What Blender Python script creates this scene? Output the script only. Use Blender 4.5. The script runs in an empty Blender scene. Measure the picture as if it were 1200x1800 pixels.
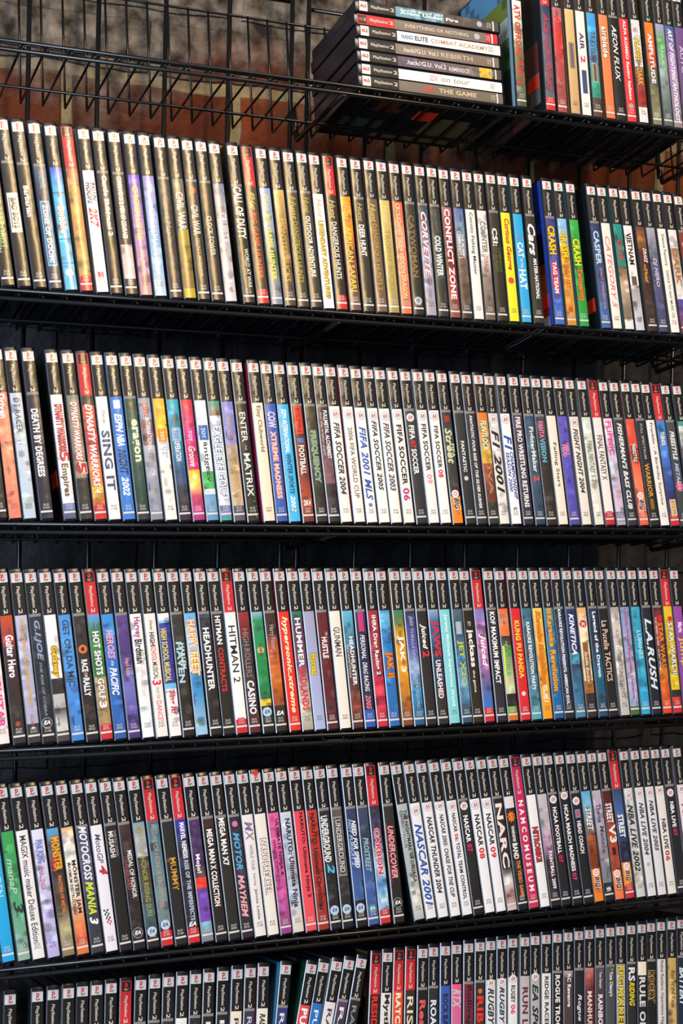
import bpy, bmesh, math, random
from mathutils import Matrix, Vector
random.seed(7)
S = bpy.context.scene
COL = S.collection
mm = 0.001

# ---------------------------------------------------------------- camera
cam_data = bpy.data.cameras.new('camera')
cam_data.sensor_fit = 'HORIZONTAL'
cam_data.sensor_width = 24.0
cam_data.lens = 52.607
cam_data.clip_start = 0.05
cam = bpy.data.objects.new('camera', cam_data)
COL.objects.link(cam)
cam.matrix_world = Matrix(((0.921699, -0.012705, -0.387698, -0.28237),
                           (-0.387177, 0.031136, -0.92148, -1.58118),
                           (0.023779, 0.999434, 0.023779, 0.29346),
                           (0, 0, 0, 1)))
cam_data.dof.use_dof = True
cam_data.dof.focus_distance = 1.78
cam_data.dof.aperture_fstop = 9.0
S.camera = cam

# ---------------------------------------------------------------- light
S.view_settings.view_transform = 'Standard'
S.view_settings.look = 'None'
S.view_settings.gamma = 1.0
S.view_settings.use_curve_mapping = False
S.view_settings.exposure = -0.34
world = bpy.data.worlds.new('world')
S.world = world
world.use_nodes = True
world.node_tree.nodes['Background'].inputs[0].default_value = (0.75, 0.82, 1.0, 1)
world.node_tree.nodes['Background'].inputs[1].default_value = 0.16


def area(name, loc, target, sx, sy, power, color):
    l = bpy.data.lights.new(name, 'AREA')
    l.shape = 'RECTANGLE'
    l.size = sx
    l.size_y = sy
    l.energy = power
    l.color = color
    o = bpy.data.objects.new(name, l)
    COL.objects.link(o)
    o.location = loc
    o.rotation_euler = (Vector(target) - Vector(loc)).to_track_quat('-Z', 'Y').to_euler()
    return o


area('warm_lamp', (1.02, -2.9, 2.72), (0.35, 0, 0.5), 0.36, 1.75, 100, (1.0, 0.67, 0.30))
area('window_light', (-2.6, -2.2, 0.5), (0.3, 0, 0.1), 1.0, 2.2, 180, (0.70, 0.83, 1.0))
area('overhead_fill', (0.2, -2.3, 3.1), (0.4, 0, 0.0), 2.6, .8, 88, (1.0, 0.95, 0.9))  # added soft fill, set high so the gaps between shelves stay dark


# ---------------------------------------------------------------- helpers
def tag(o, label=None, cat=None, group=None, kind=None):
    if label: o['label'] = label
    if cat: o['category'] = cat
    if group: o['group'] = group
    if kind: o['kind'] = kind
    return o


def lin(h):
    r = []
    for i in (0, 2, 4):
        c = int(h[i:i + 2], 16) / 255
        r.append(c / 12.92 if c <= .04045 else ((c + .055) / 1.055) ** 2.4)
    return tuple(r)


NAMED = {'white': 'f4f0ee', 'red': 'd02c30', 'navy': '283058', 'cyan': '58b8d8'}


def C(s):
    return lin(NAMED.get(s, s))


def mat(name, color=(.5, .5, .5), rough=.5, metal=0, coat=0, coat_rough=.1, spec=.5):
    m = bpy.data.materials.new(name)
    m.use_nodes = True
    b = m.node_tree.nodes['Principled BSDF']
    b.inputs['Base Color'].default_value = (*color, 1)
    b.inputs['Roughness'].default_value = rough
    b.inputs['Metallic'].default_value = metal
    b.inputs['Coat Weight'].default_value = coat
    b.inputs['Coat Roughness'].default_value = coat_rough
    b.inputs['Specular IOR Level'].default_value = spec
    return m, b


def link(mesh, name, material, parent=None, mw=None):
    if material and not mesh.materials:
        mesh.materials.append(material)
    o = bpy.data.objects.new(name, mesh)
    COL.objects.link(o)
    if parent:
        o.parent = parent
    if mw is not None:
        o.matrix_world = mw
    return o


def rods(segs, n=8):
    """one mesh of straight round wires: (p0, p1, radius) in millimetres"""
    V, F = [], []
    for p0, p1, r in segs:
        p0 = Vector(p0); p1 = Vector(p1)
        d = (p1 - p0).normalized()
        a = d.orthogonal().normalized(); b = d.cross(a)
        base = len(V)
        for p in (p0, p1):
            for k in range(n):
                t = 2 * math.pi * k / n
                V.append((p + (a * math.cos(t) + b * math.sin(t)) * r) * mm)
        for k in range(n):
            k2 = (k + 1) % n
            F.append((base + k, base + k2, base + n + k2, base + n + k))
        F.append(tuple(base + k for k in reversed(range(n))))
        F.append(tuple(base + n + k for k in range(n)))
    me = bpy.data.meshes.new('rods')
    me.from_pydata(V, [], F)
    for i, p in enumerate(me.polygons):
        p.use_smooth = len(p.vertices) == 4
    return me


# ---------------------------------------------------------------- materials
BLACK_WIRE, b_ = mat('black_powder_coated_wire', (.003, .003, .0035), .28)
DULL_WIRE, b_ = mat('dull_black_wire', (.003, .003, .003), .6, spec=.2)
GRID_WIRE, b_ = mat('black_grid_wire', (.004, .004, .005), .25)
PLASTIC, b_ = mat('black_case_plastic', (.005, .006, .012), .24, spec=.8)

# printed paper under the clear sleeve of a case; the print itself is a colour attribute
PRINT, b_ = mat('printed_insert_under_clear_sleeve', rough=.55, coat=1.0, coat_rough=.2, spec=.25)
nt = PRINT.node_tree
at = nt.nodes.new('ShaderNodeAttribute'); at.attribute_name = 'Col'
nt.links.new(at.outputs['Color'], b_.inputs['Base Color'])
tc = nt.nodes.new('ShaderNodeTexCoord')
nz = nt.nodes.new('ShaderNodeTexNoise'); nz.inputs['Scale'].default_value = 55; nz.inputs['Detail'].default_value = 2
bp = nt.nodes.new('ShaderNodeBump'); bp.inputs['Strength'].default_value = .22; bp.inputs['Distance'].default_value = .002
nt.links.new(tc.outputs['Object'], nz.inputs['Vector'])
nt.links.new(nz.outputs['Fac'], bp.inputs['Height'])
nt.links.new(bp.outputs['Normal'], b_.inputs['Coat Normal'])

STICKER, b_ = mat('orange_red_price_sticker', lin('f03a1c'), .5)
PAPER, b_ = mat('yellowed_price_label', lin('d8b888'), .6)

# ---------------------------------------------------------------- setting
def wall_material():
    m, b = mat('old_painted_brick', rough=.85, spec=.2)
    nt = m.node_tree; N = nt.nodes.new; Lk = nt.links.new
    tc = N('ShaderNodeTexCoord')
    mp = N('ShaderNodeMapping')
    mp.inputs['Rotation'].default_value = (math.radians(90), 0, 0)
    Lk(tc.outputs['Object'], mp.inputs['Vector'])
    n0 = N('ShaderNodeTexNoise'); n0.inputs['Scale'].default_value = 9; n0.inputs['Detail'].default_value = 6
    Lk(tc.outputs['Object'], n0.inputs['Vector'])
    wob = N('ShaderNodeMixRGB'); wob.blend_type = 'LINEAR_LIGHT'; wob.inputs[0].default_value = .012
    Lk(mp.outputs[0], wob.inputs[1]); Lk(n0.outputs['Color'], wob.inputs[2])
    br = N('ShaderNodeTexBrick')
    br.inputs['Scale'].default_value = 1.0
    br.inputs['Brick Width'].default_value = .215
    br.inputs['Row Height'].default_value = .078
    br.inputs['Mortar Size'].default_value = .009
    br.inputs['Mortar Smooth'].default_value = .3
    br.inputs['Color1'].default_value = (*lin('8c4424'), 1)
    br.inputs['Color2'].default_value = (*lin('5c2c1c'), 1)
    br.inputs['Mortar'].default_value = (*lin('a8946c'), 1)
    Lk(wob.outputs[0], br.inputs['Vector'])
    # remains of old grey paint over the higher courses
    sep = N('ShaderNodeSeparateXYZ'); Lk(tc.outputs['Object'], sep.inputs[0])
    n1 = N('ShaderNodeTexNoise'); n1.inputs['Scale'].default_value = 5.5; n1.inputs['Detail'].default_value = 8; n1.inputs['Roughness'].default_value = .65
    Lk(tc.outputs['Object'], n1.inputs['Vector'])
    ma = N('ShaderNodeMath'); ma.operation = 'MULTIPLY_ADD'; ma.inputs[1].default_value = 11.0; ma.inputs[2].default_value = -8.1
    Lk(sep.outputs['Z'], ma.inputs[0])
    ad = N('ShaderNodeMath'); ad.operation = 'ADD'
    sc = N('ShaderNodeMath'); sc.operation = 'MULTIPLY_ADD'; sc.inputs[1].default_value = 4.0; sc.inputs[2].default_value = -1.9
    Lk(n1.outputs['Fac'], sc.inputs[0]); Lk(sc.outputs[0], ad.inputs[0])
    lo = N('ShaderNodeMath'); lo.operation = 'MULTIPLY_ADD'; lo.inputs[1].default_value = -9.0; lo.inputs[2].default_value = 4.6
    Lk(sep.outputs['Z'], lo.inputs[0])
    hi = N('ShaderNodeMath'); hi.operation = 'MAXIMUM'; Lk(ma.outputs[0], hi.inputs[0]); Lk(lo.outputs[0], hi.inputs[1])
    Lk(hi.outputs[0], ad.inputs[1])
    cl = N('ShaderNodeClamp'); Lk(ad.outputs[0], cl.inputs[0])
    grey = N('ShaderNodeValToRGB')
    n2 = N('ShaderNodeTexNoise'); n2.inputs['Scale'].default_value = 38; n2.inputs['Detail'].default_value = 7
    Lk(tc.outputs['Object'], n2.inputs['Vector']); Lk(n2.outputs['Fac'], grey.inputs[0])
    grey.color_ramp.elements[0].position = .35; grey.color_ramp.elements[0].color = (*lin('342e28'), 1)
    grey.color_ramp.elements[1].position = .66; grey.color_ramp.elements[1].color = (*lin('988c80'), 1)
    mx = N('ShaderNodeMixRGB'); Lk(cl.outputs[0], mx.inputs[0]); Lk(br.outputs['Color'], mx.inputs[1]); Lk(grey.outputs[0], mx.inputs[2])
    # grey lower wall, its colour darkened to stand for shade behind the shelves
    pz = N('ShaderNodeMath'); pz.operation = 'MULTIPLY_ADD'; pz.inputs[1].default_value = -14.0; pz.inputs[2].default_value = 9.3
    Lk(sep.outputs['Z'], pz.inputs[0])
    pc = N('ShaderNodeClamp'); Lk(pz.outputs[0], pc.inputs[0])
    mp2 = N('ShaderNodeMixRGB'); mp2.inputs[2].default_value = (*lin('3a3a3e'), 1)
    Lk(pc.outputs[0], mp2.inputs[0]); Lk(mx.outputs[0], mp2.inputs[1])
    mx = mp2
    mu = N('ShaderNodeMixRGB'); mu.blend_type = 'MULTIPLY'; mu.inputs[0].default_value = .55
    Lk(mx.outputs[0], mu.inputs[1]); Lk(n2.outputs['Fac'], mu.inputs[2])
    gm = N('ShaderNodeGamma'); gm.inputs[1].default_value = 1.0
    Lk(mu.outputs[0], gm.inputs[0]); Lk(gm.outputs[0], b.inputs['Base Color'])
    bu = N('ShaderNodeBump'); bu.inputs['Strength'].default_value = .8; bu.inputs['Distance'].default_value = .01
    hs = N('ShaderNodeMath'); hs.operation = 'MULTIPLY_ADD'; hs.inputs[1].default_value = -1.0
    Lk(br.outputs['Fac'], hs.inputs[0]); Lk(n2.outputs['Fac'], hs.inputs[2])
    Lk(hs.outputs[0], bu.inputs['Height']); Lk(bu.outputs[0], b.inputs['Normal'])
    return m


def box_mesh(x0, x1, y0, y1, z0, z1, name='box'):
    me = bpy.data.meshes.new(name)
    v = [(x, y, z) for x in (x0, x1) for y in (y0, y1) for z in (z0, z1)]
    me.from_pydata(v, [], [(0, 1, 3, 2), (4, 6, 7, 5), (0, 4, 5, 1), (2, 3, 7, 6), (0, 2, 6, 4), (1, 5, 7, 3)])
    return me


FLOOR_Z = -1.25
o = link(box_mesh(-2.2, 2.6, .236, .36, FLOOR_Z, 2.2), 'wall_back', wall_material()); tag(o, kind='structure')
fm, b_ = mat('dark_wood_floor', lin('4a3a2c'), .5)
o = link(box_mesh(-2.2, 2.6, -3.9, .36, FLOOR_Z - .05, FLOOR_Z), 'floor', fm); tag(o, kind='structure')

# gridwall panels of black wire hung in front of the bricks
GY = 185


def grid_panel(xs, ys_z, label):
    x0, x1 = min(xs), max(xs)
    e = bpy.data.objects.new('gridwall_panel', None); COL.objects.link(e)
    e.location = (x0 * mm, GY * mm, FLOOR_Z)
    tag(e, label, 'wire grid', 'gridwall panels behind the shelves')
    z0 = FLOOR_Z / mm
    sv = [((x - x0, 0, 2), (x - x0, 0, 1290 - z0), 3.0) for x in xs]
    sh = [((0, 5.4, z - z0), (x1 - x0, 5.4, z - z0), 2.6) for z in ys_z]
    link(rods(sv, 10), 'upright_wires', GRID_WIRE, e)
    link(rods(sh, 8), 'cross_wires', GRID_WIRE, e)


grid_panel([51.2 - 82.2 * k for k in range(5, 0, -1)] + [51.2, 133.2, 215.4, 296.1, 378.1],
           [1060, 962, 886, 560, 260, -40, -340, -640, -940], 'black wire grid panel on the brick wall, left of the double upright')
grid_panel([400.2 + 80 * k for k in range(11)],
           [1054, 956, 880, 554, 254, -46, -346, -646, -946], 'black wire grid panel on the brick wall, right of the double upright')

TILT = Matrix.Rotation(math.radians(-11.17), 4, 'X')      # the baskets slope down towards the wall
SHELF_Z = {'A': 735.6, 'B': 478.4, 'C': 234.8, 'D': -3.6, 'E': -236.0, 'F': -462.4}
SHELF_NAME = {'A': 'top', 'B': 'second', 'C': 'third', 'D': 'fourth', 'E': 'fifth', 'F': 'bottom'}
SHELF_LABEL = {
    'A': 'black wire shelf, the topmost, half empty, holding the flat stack of game cases',
    'B': 'black wire shelf under the row of cases with golden glare, second from top',
    'C': 'black wire shelf under the row holding many white soccer cases, third from top',
    'D': 'black wire shelf fourth from top, level with the eye, in the lower middle',
    'E': 'black wire shelf fifth from top, rising towards the left, white racing cases on it',
    'F': 'black wire shelf at the very bottom, carrying the row cut off by the frame'}
for k, z in SHELF_Z.items():
    e = bpy.data.objects.new('wire_shelf', None); COL.objects.link(e)
    e.matrix_world = Matrix.Translation((-.15, 0, z * mm)) @ TILT
    tag(e, SHELF_LABEL[k], 'shelf', 'black wire shelves')
    Lx = 1300.0
    link(rods([((0, -4, 0), (Lx, -4, 0), 2.2)], 10), 'front_rail', BLACK_WIRE, e)
    link(rods([((0, -2, -8.5), (Lx, -2, -8.5), 2.4)], 10), 'lower_rail', BLACK_WIRE if k == 'A' else DULL_WIRE, e)
    wires = [((8 + 25.4 * i, -3, -6), (8 + 25.4 * i, 1.5, 2.4), 1.4) for i in range(51)]
    wires += [((8 + 25.4 * i, 1.5, 2.4), (8 + 25.4 * i, 147, 2.4), 1.4) for i in range(51)]
    wires += [((0, y, -.8), (Lx, y, -.8), 1.7) for y in (100,)]
    link(rods(wires, 6), 'floor_grid', BLACK_WIRE if k == 'A' else DULL_WIRE, e)
    wires = [((8 + 25.4 * i, 147, 2.4), (8 + 25.4 * i, 147, 150), 1.4) for i in range(51)]
    wires += [((0, 149.5, zz), (Lx, 149.5, zz), 1.7) for zz in (75, 150)]
    link(rods(wires, 6), 'back_grid', BLACK_WIRE, e)
    for bx in (150 + 372, 150 + 905):
        link(rods([((bx, -3, -9), (bx, 146, -4), 3.0), ((bx, 146, -4), (bx, 151, 40), 3.0)], 8), 'bracket', BLACK_WIRE, e)

# ---------------------------------------------------------------- game cases
W, D, H = 15.0, 136.0, 190.0
R_SP = 44.0


def prof(x):
    u = x - W / 2
    return u * u / (2 * R_SP)


def case_shell():
    """hollow-looking keep case: convex spine, rounded corners, lip round the covers"""
    pts = []
    for i in range(9):                                   # spine face
        x = 1.5 + (W - 3.0) * i / 8
        pts.append((x, prof(x)))
    xr = W
    pts += [(W - .5, prof(W - 1.5) + .78), (W - .12, prof(W - 1.5) + 1.3), (W, prof(W - 1.5) + 1.7), (W, 9), (W - .45, 10), (W - .45, 128), (W, 129), (W, D - 1.2), (W - 1.2, D)]
    left = [(W - x, y) for x, y in pts[9:]]
    pts += left[::-1]
    n = len(pts)
    V, F = [], []
    levels = [(0, 1.1), (.35, .35), (1.1, 0), (H - 1.1, 0), (H - .35, .35), (H, 1.1)]
    for z, ins in levels:
        for x, y in pts:
            cx, cy = W / 2, D / 2
            sx = (abs(x - cx) - ins) / max(abs(x - cx), 1e-6) if abs(x - cx) > ins else 1
            sy = (abs(y - cy) - ins) / max(abs(y - cy), 1e-6)
            V.append(((cx + (x - cx) * sx) * mm, (cy + (y - cy) * sy) * mm, z * mm))
    for l in range(len(levels) - 1):
        for i in range(n):
            j = (i + 1) % n
            F.append((l * n + i, l * n + j, (l + 1) * n + j, (l + 1) * n + i))
    F.append(tuple(reversed(range(n))))
    F.append(tuple(range((len(levels) - 1) * n, len(levels) * n)))
    me = bpy.data.meshes.new('case_shell')
    me.from_pydata(V, [], F)
    for p in me.polygons:
        p.use_smooth = len(p.vertices) == 4 and abs(p.normal.y) > .95 and p.center.y < .02
    me.materials.append(PLASTIC)
    return me


SHELL = case_shell()
LX0, LX1 = 1.45, 13.85          # the printed spine between its black margins
LZ0, LZ1 = 2.6, 186.0
LC = (LX0 + LX1) / 2
LW = LX1 - LX0


def colour_mesh(name, V, F, cols, smooth=False):
    me = bpy.data.meshes.new(name)
    me.from_pydata(V, [], F)
    a = me.attributes.new('Col', 'FLOAT_COLOR', 'FACE')
    flat = []
    for c in cols:
        flat += [c[0], c[1], c[2], 1.0]
    a.data.foreach_set('color', flat)
    if smooth:
        me.polygons.foreach_set('use_smooth', [True] * len(me.polygons))
    me.materials.append(PRINT)
    return me


def parse_bands(s):
    """'K c0 .4 c1 ~1 c2' -> header kind and a function t -> colour"""
    tk = s.split()
    head = tk[0]
    stops = [(0.27, C(tk[1]), False)]
    for i in range(2, len(tk), 2):
        t = tk[i]
        soft = t.startswith('~')
        stops.append((float(t.lstrip('~')), C(tk[i + 1]), soft))

    def f(t):
        cur = stops[0]
        for a, b in zip(stops, stops[1:]):
            if t >= b[0]:
                cur = b
                continue
            if b[2]:
                k = max(0, min(1, (t - a[0]) / (b[0] - a[0])))
                return tuple(x + (y - x) * k for x, y in zip(a[1], b[1]))
            return a[1]
        return cur[1]
    return head, f, stops


BLK = C('16161a')


def lum(c):
    return .3 * c[0] + .6 * c[1] + .1 * c[2]


def hue_shift(rng):
    g = rng.choice((.5, .62, .75, .85, 1.2, 1.35))
    return tuple(g * rng.uniform(.9, 1.1) for _ in range(3))


def spine_label(bands, rng):
    head, f, stops = parse_bands(bands)
    busy = len(stops) > 2
    nx, nz = 6, 120
    V, F, cols = [], [], []
    for j in range(nz + 1):
        z = LZ0 + (LZ1 - LZ0) * j / nz
        for i in range(nx + 1):
            x = LX0 + LW * i / nx
            V.append((x * mm, (prof(x) - .07) * mm, z * mm))
    hk = {'K': C('141214'), 'R': C('c82830'), 'S': C('c02858')}[head]
    blobs = [(rng.uniform(.3, .92), rng.uniform(0, 1), rng.uniform(.008, .035), rng.uniform(.12, .5), hue_shift(rng)) for _ in range(26)] if busy else []
    for j in range(nz):
        t = 1 - (LZ0 + (LZ1 - LZ0) * (j + .5) / nz) / H
        for i in range(nx):
            a, b = j * (nx + 1) + i, j * (nx + 1) + i + 1
            F.append((a, b, b + nx + 1, a + nx + 1))
            if t < .268:
                c = hk
            else:
                c = f(t)
                u = (i + .5) / nx
                for bt, bu_, rt, ru, g in blobs:
                    q = ((t - bt) / rt) ** 2 + ((u - bu_) / ru) ** 2
                    if q < 1:
                        k = (1 - q)
                        c = tuple(min(.9, (x + .01) * (1 + (g_ - 1) * min(1, 1.6 * k))) for x, g_ in zip(c, g))
                if head == 'R' and t > .905 - .012 * (1 - abs(u - .5) * 2):
                    c = C('c82830')
            cols.append(c)
    # thin rule between header and print on dark spines
    if head == 'K' and lum(f(.3)) < .09:
        for j in range(nz):
            t = 1 - (LZ0 + (LZ1 - LZ0) * (j + .5) / nz) / H
            if .266 < t < .2745:
                for i in range(nx):
                    cols[j * nx + i] = C('84807e')
    return head, f, colour_mesh('spine_label', V, F, cols, True)


def zt(t):
    return (1 - t) * H


# -- lettering: glyph outlines from the built-in font, laid on the curved spine
GLYPH = {}
REQ = {}


def want(text, bold=False, ital=False, off=0.0):
    REQ[(text, bold, ital, off)] = None


def build_glyphs():
    objs = []
    for key in REQ:
        text, bold, ital, off = key
        cu = bpy.data.curves.new('txt', 'FONT')
        cu.body = text
        cu.resolution_u = 2
        cu.offset = (.034 if bold else 0.011) + off
        cu.shear = .28 if ital else 0
        cu.space_character = 1.06 if bold else 1.0
        if '\n' in text: cu.align_x = 'CENTER'
        o = bpy.data.objects.new('txt', cu)
        COL.objects.link(o)
        objs.append((key, o))
    dg = bpy.context.evaluated_depsgraph_get()
    dg.update()
    for key, o in objs:
        me = bpy.data.meshes.new_from_object(o.evaluated_get(dg))
        bmh = bmesh.new(); bmh.from_mesh(me)
        xs = [v.co.x for v in bmh.verts]; ys = [v.co.y for v in bmh.verts]
        x0, x1, y0, y1 = min(xs), max(xs), min(ys), max(ys)
        for v in bmh.verts:
            v.co = ((v.co.x - x0) / (x1 - x0), (v.co.y - y0) / (y1 - y0), 0)
        for cut in (.33, .66):
            bmesh.ops.bisect_plane(bmh, geom=bmh.verts[:] + bmh.edges[:] + bmh.faces[:], plane_co=(0, cut, 0), plane_no=(0, 1, 0))
        bmh.faces.ensure_lookup_table()
        bmh.verts.index_update()
        GLYPH[key] = ([tuple(v.co) for v in bmh.verts], [tuple(v.index for v in f.verts) for f in bmh.faces])
        bmh.free()
        cu = o.data
        bpy.data.objects.remove(o); bpy.data.curves.remove(cu); bpy.data.meshes.remove(me)


class Ink:
    """collects flat printed shapes on one spine"""
    def __init__(s):
        s.V, s.F, s.K = [], [], []

    def add(s, pts, faces, col, lift):
        b = len(s.V)
        for x, z in pts:
            s.V.append((x * mm, (prof(x) - lift) * mm, z * mm))
        s.F += [tuple(b + i for i in f) for f in faces]
        s.K += [col] * len(faces)

    def text(s, txt, t0, t1, col, h, v=0, bold=False, ital=False, up=False, off=0.0, lift=.2, outline=None):
        if outline:
            s.text(txt, t0 - .004, t1 + .004, outline, h + .09, v, bold, ital, up, .065, .15)
        P, Fc = GLYPH[(txt, bold, ital, off)]
        hh = h * LW * .92
        xc = LC + v * LW
        z0, z1 = zt(t0), zt(t1)
        if up:
            wid = hh
            pts = [(xc - wid / 2 + p[0] * wid, z1 + p[1] * (z0 - z1)) for p in P]
            s.add(pts, Fc, col, lift)
        else:
            pts = [(xc - hh / 2 + p[1] * hh, z0 + (z1 - z0) * p[0]) for p in P]
            s.add(pts, Fc, col, lift)

    def rect(s, t0, t1, col, w=1.0, v=0.0, lift=.12):
        xc = LC + v * LW
        x0, x1 = max(LX0, xc - w * LW / 2), min(LX1, xc + w * LW / 2)
        n = 4
        pts, fc = [], []
        for i in range(n + 1):
            x = x0 + (x1 - x0) * i / n
            pts += [(x, zt(t1)), (x, zt(t0))]
        for i in range(n):
            fc.append((2 * i, 2 * i + 2, 2 * i + 3, 2 * i + 1))
        s.add(pts, fc, col, lift)

    def disc(s, t, col, r, v=0.0, lift=.14, inner=0.0):
        n = 22
        pts, fc = [], []
        rings = (inner, (inner + r) / 2, r)
        xc, zc = LC + v * LW, zt(t)
        for rr in rings:
            for k in range(n):
                a = 2 * math.pi * k / n
                pts.append((xc + math.cos(a) * rr, zc + math.sin(a) * rr))
        for q in range(2):
            for k in range(n):
                k2 = (k + 1) % n
                fc.append((q * n + k, (q + 1) * n + k, (q + 1) * n + k2, q * n + k2))
        if inner == 0: fc = fc[n:] + [tuple(range(n, 2 * n))]
        s.add(pts, fc, col, lift)

    def burst(s, t0, t1, col, lift=.13):
        zc, hz, hx = zt((t0 + t1) / 2), H * (t1 - t0) / 2, LW / 2
        n = 18
        pts = [(LC, zc)]
        for k in range(n):
            a = 2 * math.pi * k / n
            r = 1.0 if k % 2 else .62
            pts.append((LC + math.cos(a) * r * hx * .98, zc + math.sin(a) * r * hz))
        s.add(pts, [(0, 1 + k, 1 + (k + 1) % n) for k in range(n)], col, lift)

    def mesh(s, name):
        return colour_mesh(name, s.V, s.F, s.K)


# shared print: console lettering, logo patch, serial
LOGO_RED = C('d8343c')


def logo_ink(dark):
    k = Ink()
    k.rect(.027, .082, C('1c1a14') if dark else C('dcdcdc'), .96 if not dark else .8, 0, .12)
    return k


def emblem_ink():
    k = Ink()
    k.add([(LC - 2.9, zt(.0715)), (LC - 1.2, zt(.063)), (LC + 1.2, zt(.0685)), (LC - .6, zt(.0755))], [(0, 1, 2, 3)], C('d8a83c'), .15)
    k.add([(LC + .2, zt(.0685)), (LC + 1.9, zt(.063)), (LC + 3.6, zt(.066)), (LC + 1.5, zt(.073))], [(0, 3, 2, 1)], C('3870b8'), .15)
    k.add([(LC - .8, zt(.0755)), (LC + 1.2, zt(.0685)), (LC + 2.4, zt(.0705)), (LC + .6, zt(.0775))], [(0, 3, 2, 1)], C('30a08c'), .15)
    k.text('P', .034, .0715, LOGO_RED, .30, .02, bold=True, up=True, lift=.2)
    return k


want('P', True)
want('PlayStation'); want('2')
SERIALS = ['SLUS\n21323', 'SLUS\n20152', 'SLUS\n21315', 'SLUS\n21097', 'SLUS\n20851', 'SLUS\n21180', 'SLUS\n20722']
for s_ in SERIALS: want(s_)
want('EA', True, True); want('BIG', True, True); want('BIG', True, True, .045)

CASES = {}
CASES['A'] = r"""white-to-green spine with red block capitals / K cyan .27 white ~.45 c8d8c0 ~.6 6a7a50 ~1 40503c / ATV OFFROAD FURY 2|.3 .84 red .75 0 b
red-topped slate spine with red script / R navy ~.5 505a78 ~.8 485060 / ACE LIGHTNING|.33 .85 red .6 0 i
rosy red spine, red capitals up high / K b06a70 ~.45 d04040 ~.8 a04848 / AIRFORCE|.33 .62 red .65 0 b
sandy tan spine with grey badge / K d8bc80 ~1 c8a070 / @rect .5 .68 8a8078 .6 0 ; AGGRESSIVE|.51 .67 4a4450 .3 0 b
white spine, plum and navy blocks / K f0ece4 / AIR|.42 .54 4a4068 .55 0 b ; 2|.58 .63 d04060 .6 0 b ; @rect .68 .84 404878 .55 0
blue sky spine above teal hills / K 3aa0e0 .55 6a88c8 ~.68 2a9080 .86 504030 / TRAVELS|.4 .58 5a4020 .6 0 ; @rect .62 .75 c8b89c .6 0 ; @rect .625 .745 605040 .5 0
plain orange spine, pale outlined lettering / K f08850 ~1 e07848 / airblade|.35 .57 f8e8d8 .65 0 b o=605050
black spine with thin wide white capitals / K 181818 / AEON FLUX|.33 .72 white .6 0 i
all-red spine with long white lettering / K e03038 / ALFA ROMEO Racing Italiano|.28 .84 white .5 0 b ; @disc .88 a0a8a0 3.5
white spine, yellow gothic lettering, bloodied foot / K e0dce0 .6 806058 ~.8 a02020 .88 e8e0e0 / ALONE|.4 .56 e0c040 .7 0 b o=604020 ; in the|.57 .6 202020 .3 0 ; DARK|.61 .73 e0a040 .7 0 b o=604020
orange-to-olive spine, white techno capitals / K f08020 ~.55 d05020 ~.6 606040 ~1 808060 / AMPLITUDE|.35 .7 f4e8ff .55 0 b
green-streaked grey spine / K a0a0c8 ~.4 60a060 ~.6 90a0a0 ~.9 506060 / ANUBIS|.42 .6 a0e0b0 .4 0
blue-to-violet spine, italic white capitals / K 3060a0 ~.5 a078b8 ~1 8a8088 / ART OF FIGHTING ANTHOLOGY|.29 .95 e8f0f8 .55 0 bi
violet spine at the far right / K 705090 ~1 504870 / AUTO|.4 .6 d0c0e0 .5 0"""
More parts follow.
